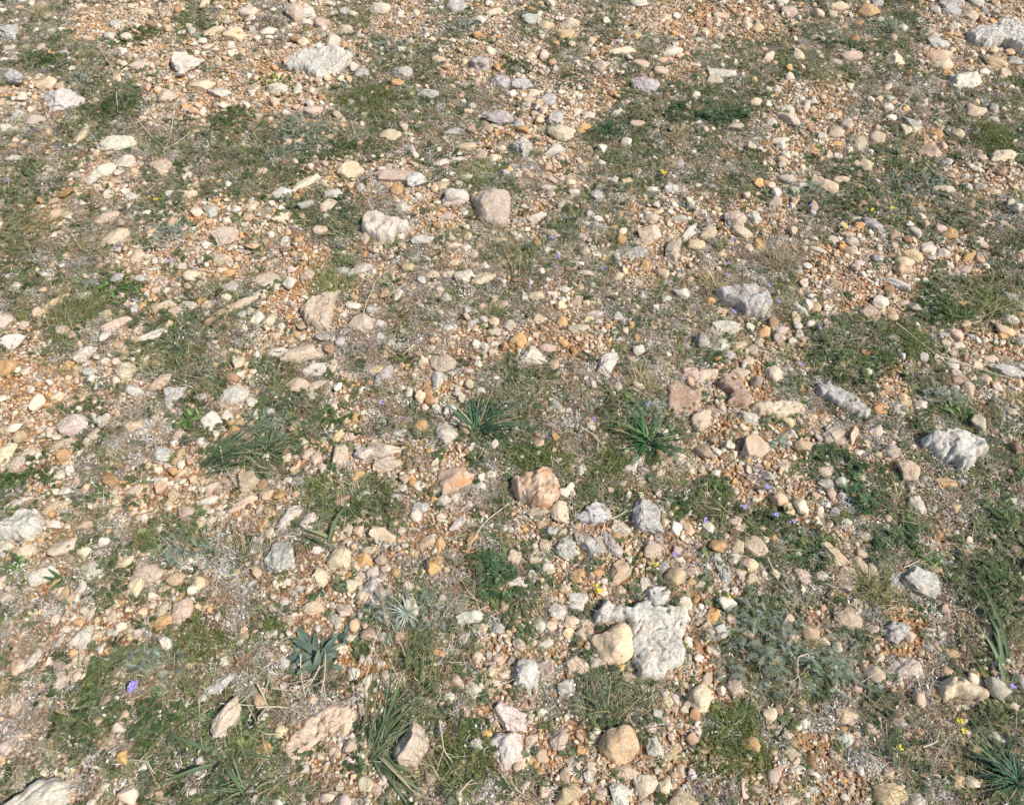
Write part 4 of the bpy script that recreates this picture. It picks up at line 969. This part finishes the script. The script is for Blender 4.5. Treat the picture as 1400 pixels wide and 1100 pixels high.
# ------------------------------------------------------------------ individual plants
HUE = {"B": (.065, .15, .075), "D": (.050, .165, .050), "A": (.14, .19, .095), "O": (.18, .21, .06), "Y": (.62, .52, .27), "S": (.26, .29, .21)}
CN = {"B": "blue green"}
for n_, (px, py, wp, hp, nb, bias, spread, hue, dry, label, short) in enumerate(TUFTS):
    r = np.random.default_rng(2000+n_); x, y, z, d = at(px, py); k = d/F
    strap = hue in "BDA" and nb < 120 and label and ("grass" not in label) and hue != "O"
    Lm = max(wp, hp*1.25)*.5*k*(1.15 if spread > 100 else 1.45)
    W0 = (.0038 if wp >= 90 and strap else .0030 if strap else .0013)
    if nb <= 16: W0 = .009
    if not strap and hue == 'Y': W0 = .0021; nb = int(nb*1.8); z += .006
    elif not strap: W0 = .0017; nb = int(nb*1.25)
    root = bpy.data.objects.new("leaf_tuft" if strap else "grass_tuft", None); COL.objects.link(root); root.location = (x, y, z-.002); root.empty_display_size = .02
    ba = R(bias)
    for part, cnt, colr in (("leaves", int(nb*(1-dry)), HUE[hue]), ("dry_leaves", int(nb*dry), (.40, .33, .19))):
        if cnt < 1: continue
        b = RB()
        rr = (.10 if hue in 'AS' else .05)*Lm if strap else (.22 if hue == 'Y' else .32)*Lm
        p = np.stack([r.normal(size=cnt)*rr, r.normal(size=cnt)*rr, np.zeros(cnt)], -1)
        az = ba + np.clip(r.normal(size=cnt)*.55, -1.1, 1.1)*R(spread)
        el = r.uniform(.25, 1.25, cnt) if spread > 60 else r.uniform(.25, .8, cnt)
        b.add(p, az, el, Lm*r.uniform(.35, 1.2, cnt)*(1+.22*np.cos(az*2+n_)), W0*r.uniform(.7, 1.2, cnt), el*r.uniform(.7, 1.9, cnt), r.normal(size=cnt)*.25, 8, "blade", .45, np.clip(r.beta(2, 2, cnt), 0, 1))
        link(part, b.mesh(part, M_PL, .001), parent=root, color=(*jitter(colr, r), 1))
    tag(root, label, "leafy tuft" if strap else "grass tuft", "leaf and grass tufts among the stones")
    if short: anchors.append((px, py, short))

HC = {"L": (.075, .125, .040), "C": (.15, .20, .04), "V": (.10, .22, .045), "F": (.062, .125, .048), "S": (.27, .33, .25)}
HNAME = {"L": ("green_herb", "herb"), "C": ("moss_cushion", "moss"), "V": ("broadleaf_plant", "plant"), "F": ("fern_like_plant", "plant"), "S": ("silvery_shrub", "shrub")}
for n_, (px, py, wp, hp, ty, label, short) in enumerate(HERBS):
    if not label: continue
    r = np.random.default_rng(2500+n_); x, y, z, d = at(px, py); k = d/F
    dx, dy, dz = ray(px, py); se = math.sin(math.atan2(-dz, math.hypot(dx, dy)))
    A_, B_ = wp*.5*k, hp*.5*k/se; area = A_*B_*3.14; b = RB()
    def spots(cnt):
        out = []
        while len(out) < cnt:
            u, v = r.uniform(-1, 1, 2); q = u*u+v*v
            if q > 1: continue
            m_ = .5+.9*float(noise3(np.array([[x*9+u*A_*22, y*9+v*B_*22, 5.]]))[0]) + .35*(1-q)
            if r.random() < m_: out.append((u*A_, v*B_, q))
        return out
    Hd = max(.012, min(.035, .40*min(A_, B_)))
    if ty in "L":
        for (u, v, q) in spots(int(area*7000)+16): leafy(b, r, u, v, 1, 0, .019, z0=Hd*(1-q)*r.random()*.8)
    elif ty == "C":
        s = np.array(spots(int(area*75000)+120)); m_ = len(s); zz = Hd*(1-s[:, 2])*r.random(m_)
        b.add(np.stack([s[:, 0], s[:, 1], zz], -1), r.uniform(0, 6.28, m_), r.uniform(.2, 1.4, m_), r.uniform(.006, .016, m_), .0013, r.uniform(0, .8, m_), 0, 2, "blade", .3, r.uniform(0, 1, m_))
        for (u, v, q) in spots(int(area*900)+3): leafy(b, r, u, v, 1, 0, .016, z0=Hd*(1-q)*.7)
    elif ty == "V":
        m_ = int(area*2600)+14; s = np.array(spots(m_))
        b.add(np.stack([s[:, 0], s[:, 1], Hd*(1-s[:, 2])*r.random(m_)], -1), r.uniform(0, 6.28, m_), r.uniform(.1, .9, m_), r.uniform(.016, .034, m_), r.uniform(.006, .011, m_), r.uniform(.3, 1.1, m_), r.normal(size=m_)*.4, 5, "leaf", .35, r.uniform(0, 1, m_))
    elif ty == "F":
        for (u, v, q) in spots(int(area*2300)+16): leafy(b, r, u, v, 1, 0, .034, z0=Hd*(1-q)*r.random())
    else:
        for (u, v, q) in spots(int(area*3000)+16):
            m_ = 9; a0 = r.uniform(0, 6.28); z0 = Hd*(1-q)*r.random(); vv = r.uniform(.2, .8)
            L = r.uniform(.018, .034); uu = np.linspace(.1, .95, m_); el = r.uniform(.1, 1.0)
            P3 = np.stack([u+np.cos(a0)*L*uu*math.cos(el), v+np.sin(a0)*L*uu*math.cos(el), z0+.001+L*math.sin(el)*uu*(1-.3*uu)], -1)
            b.add([(u, v, z0)], a0, el, L, .0016, el*.4, 0, 4, "thin", .4, vv)
            for sg in (-1, 1): b.add(P3, a0+sg*.75+r.normal(size=m_)*.15, el*.5, r.uniform(.005, .010, m_), .0012, .3, 0, 2, "thin", .4, vv+r.normal(size=m_)*.15)
    nm, cat = HNAME[ty]
    o = link(nm, b.mesh(nm, M_PL, -.002), (x, y, z+.003), color=(*jitter(HC[ty], r), 1))
    tag(o, label, cat, "green and silvery plants growing low between the stones")
    if short: anchors.append((px, py, short))

# the white star plant, the broad blue green rosette and a yellow green spurge
def special(name, px, py, label, cat, short, fn, col):
    x, y, z, d = at(px, py); r = np.random.default_rng(int(px)); b = RB(); fn(b, r, d/F)
    o = link(name, b.mesh(name, M_PL, 0.0), (x, y, z), color=(*col, 1)); tag(o, label, cat)
    anchors.append((px, py, short))
def star(b, r, k):
    for L, n_, el in ((24*k, 26, .25), (17*k, 22, .7), (10*k, 14, 1.1)):
        az = np.linspace(0, 6.28, n_, endpoint=False)+r.normal(size=n_)*.12
        b.add(np.zeros((n_, 3))+(0, 0, .022), az, el+r.normal(size=n_)*.15, L*1.15*r.uniform(.45, 1.2, n_), .0026, el*.6, r.normal(size=n_)*.2, 5, "blade", .3, r.uniform(.5, 1, n_))
special("star_plant", 557, 843, "white star shaped plant with narrow radiating leaves in the silvery green shrub", "plant", "the white star plant", star, (.50, .53, .46))
def broad(b, r, k):
    n_ = 38; az = np.linspace(-.4, 4.2, n_)+r.normal(size=n_)*.3
    b.add(r.normal(size=(n_, 3))*(.022, .012, .001), az, r.uniform(.35, 1.1, n_), 40*k*r.uniform(.45, 1.1, n_), .0150*r.uniform(.7, 1.3, n_), r.uniform(.3, 1.6, n_), r.normal(size=n_)*.35, 9, "leaf", .35, r.uniform(.2, .9, n_))
special("broadleaf_rosette", 437, 897, "blue green broad leaved rosette with wavy leaves behind dry stalks", "plant", "the broad blue green rosette", broad, (.12, .175, .13))
special("broadleaf_rosette", 207, 950, "single round green leaf beside the large purple flower", "plant", "the round green leaf",
        lambda b, r, k: b.add([(0, 0, .004), (-.02, .01, .002)], [.2, 2.6], [.3, .3], [.032, .028], [.026, .018], .4, 0, 8, "leaf", .2, [.6, .4]), (.09, .19, .07))

def flower(px, py, rad, mat, name, label, stems=True, n_heads=5):
    x, y, z, d = at(px, py+rad*.6); k = d/F; r = np.random.default_rng(int(px*7+py)); Hh = .022+rad*k*.5
    root = bpy.data.objects.new(name, None); COL.objects.link(root); root.location = (x, y, z); root.empty_display_size = .01
    b = RB(); m_ = 3; tip = b.add(np.zeros((m_, 3)), r.uniform(0, 6.28, m_), r.uniform(1.0, 1.45, m_), Hh, .0012, 0, .2, 4, "flat", .3, .5)
    link("stem", b.mesh("stem", M_STEM), parent=root)
    b = RB(); m_ = n_heads if rad < 12 else 12
    c0 = np.stack([r.normal(size=m_)*rad*k*.28, r.normal(size=m_)*rad*k*.28, Hh+r.normal(size=m_)*rad*k*.12], -1)
    for c in c0:
        q = 5; az = np.linspace(0, 6.28, q, endpoint=False)+r.random()
        b.add(np.repeat(c[None], q, 0), az, r.uniform(.1, .6), rad*k*.36, rad*k*.24, .5, 0, 3, "leaf", .2, .5)
    link("petals", b.mesh("petals", mat), parent=root)
    tag(root, None, "flower", "purple flowers" if mat is M_PURPLE else "yellow flowers"); todo.append((root, px, py, label))
for px, py, rad in PURPLE: flower(px, py, rad*.62, M_PURPLE, "purple_flower", "large purple flower head" if rad > 15 else "small purple flower")
for px, py, rad in YELLOW: flower(px, py, rad*.75, M_YELLOW, "yellow_flower", "small yellow flower")

def tube(pts, r0, r1, seg=6):
    pts = np.array(pts); n_ = len(pts); tg = np.gradient(pts, axis=0); tg /= np.linalg.norm(tg, axis=1)[:, None]
    s1 = np.cross(tg, (0, 0, 1.)); s1 /= np.linalg.norm(s1, axis=1)[:, None]+1e-9; s2 = np.cross(s1, tg)
    a_ = np.linspace(0, 2*np.pi, seg, endpoint=False); rr = np.linspace(r0, r1, n_)[:, None, None]
    v = pts[:, None] + rr*(np.cos(a_)[None, :, None]*s1[:, None] + np.sin(a_)[None, :, None]*s2[:, None])
    i = np.arange((n_-1)*seg).reshape(-1, seg); j = np.roll(i, -1, 1)
    return v.reshape(-1, 3), np.stack([i, j, j+seg, i+seg], -1).reshape(-1, 4)
for n_, st in enumerate(STALKS):
    q = list(map(float, st.split())); P2 = list(zip(q[::2], q[1::2])); r = np.random.default_rng(4400+n_)
    P3 = []
    for i, (px, py) in enumerate(P2):
        x, y, z, d = at(px, py, .022+.012*math.sin(i*2.1+n_)); P3.append((x, y, z))
    # smooth the drawn polyline
    tt = np.linspace(0, len(P3)-1, 26); P3 = np.array(P3); pts = np.stack([np.interp(tt, range(len(P3)), P3[:, c_]) for c_ in range(3)], -1)
    for _ in range(6): pts[1:-1] = (pts[:-2]+pts[1:-1]*2+pts[2:])/4
    pts += np.stack([noise2(tt, tt*0+n_, .9, 1.), noise2(tt, tt*0+n_, .9, 5.), noise2(tt, tt*0+n_, .9, 9.)], -1)*.0035
    pts[-1, 2] = hgt(pts[-1, 0], pts[-1, 1])[0]+.002; pts[-2, 2] = (pts[-3, 2]+pts[-1, 2])/2
    v, f = tube(pts, .0016, .0009)
    vs, fs = [v], [f]; off = len(v)
    for _ in range(r.integers(1, 4)):
        i = r.integers(5, 20); dvec = (pts[i+1]-pts[i-1]); az = math.atan2(dvec[1], dvec[0])+r.choice([-1, 1])*r.uniform(.4, 1.0); L = r.uniform(.02, .05)
        u = np.linspace(0, 1, 8)[:, None]; br = pts[i]+u*L*np.array([math.cos(az), math.sin(az), r.uniform(-.2, .3)])
        v2, f2 = tube(br, .0009, .0005, 4); vs.append(v2); fs.append(f2+off); off += len(v2)
    o_ = pts[-1].copy()
    o = link("dry_stalk", new_mesh("dry_stalk", np.concatenate(vs)-o_, np.concatenate(fs), [M_STALK]), tuple(o_))
    tag(o, None, "dry stalk", "dry straw stalks lying on the ground")
    L_ = math.hypot(P2[0][0]-P2[-1][0], P2[0][1]-P2[-1][1])
    todo.append((o, sum(p[0] for p in P2)/len(P2), sum(p[1] for p in P2)/len(P2), ("long" if L_ > 60 else "short" if L_ < 32 else "thin")+" straw stalk"))

# ------------------------------------------------------------------ labels that single out the rest
def direction(dx, dy):
    a_ = math.degrees(math.atan2(-dy*1.3, dx)) % 360
    return ["right of", "behind and right of", "behind", "behind and left of", "left of", "in front and left of", "in front of", "in front and right of"][int(((a_+22.5) % 360)//45)]
rows = []
for o, px, py, desc in todo:
    an = min((a_ for a_ in anchors if math.hypot(a_[0]-px, a_[1]-py) > 6), key=lambda a_: math.hypot(a_[0]-px, (a_[1]-py)*1.3))
    rows.append([o, px, py, desc, an, direction(px-an[0], py-an[1]), math.hypot(an[0]-px, (an[1]-py)*1.3)])
ORD = ["nearest", "second nearest", "third nearest", "fourth nearest", "fifth nearest", "sixth nearest", "seventh nearest", "eighth nearest"]
from collections import defaultdict
grp = defaultdict(list)
for rw in rows: grp[(rw[3], rw[4][2], rw[5])].append(rw)
for (desc, ph, di), L in grp.items():
    L.sort(key=lambda rw: rw[6])
    for i, rw in enumerate(L):
        lb = f"{desc} {di} {ph}" + ("" if len(L) == 1 else f", {ORD[i]}")
        if len(lb.split()) > 16: lb = lb.replace("medium sized ", "").replace("behind and ", "behind ").replace("in front and ", "front ")
        rw[0]["label"] = lb
seen = Counter(o["label"] for o in COL.objects if "label" in o.keys())
print("duplicate labels:", [k for k, c_ in seen.items() if c_ > 1])
print("label words:", [k for k in seen if not 4 <= len(k.split()) <= 16])
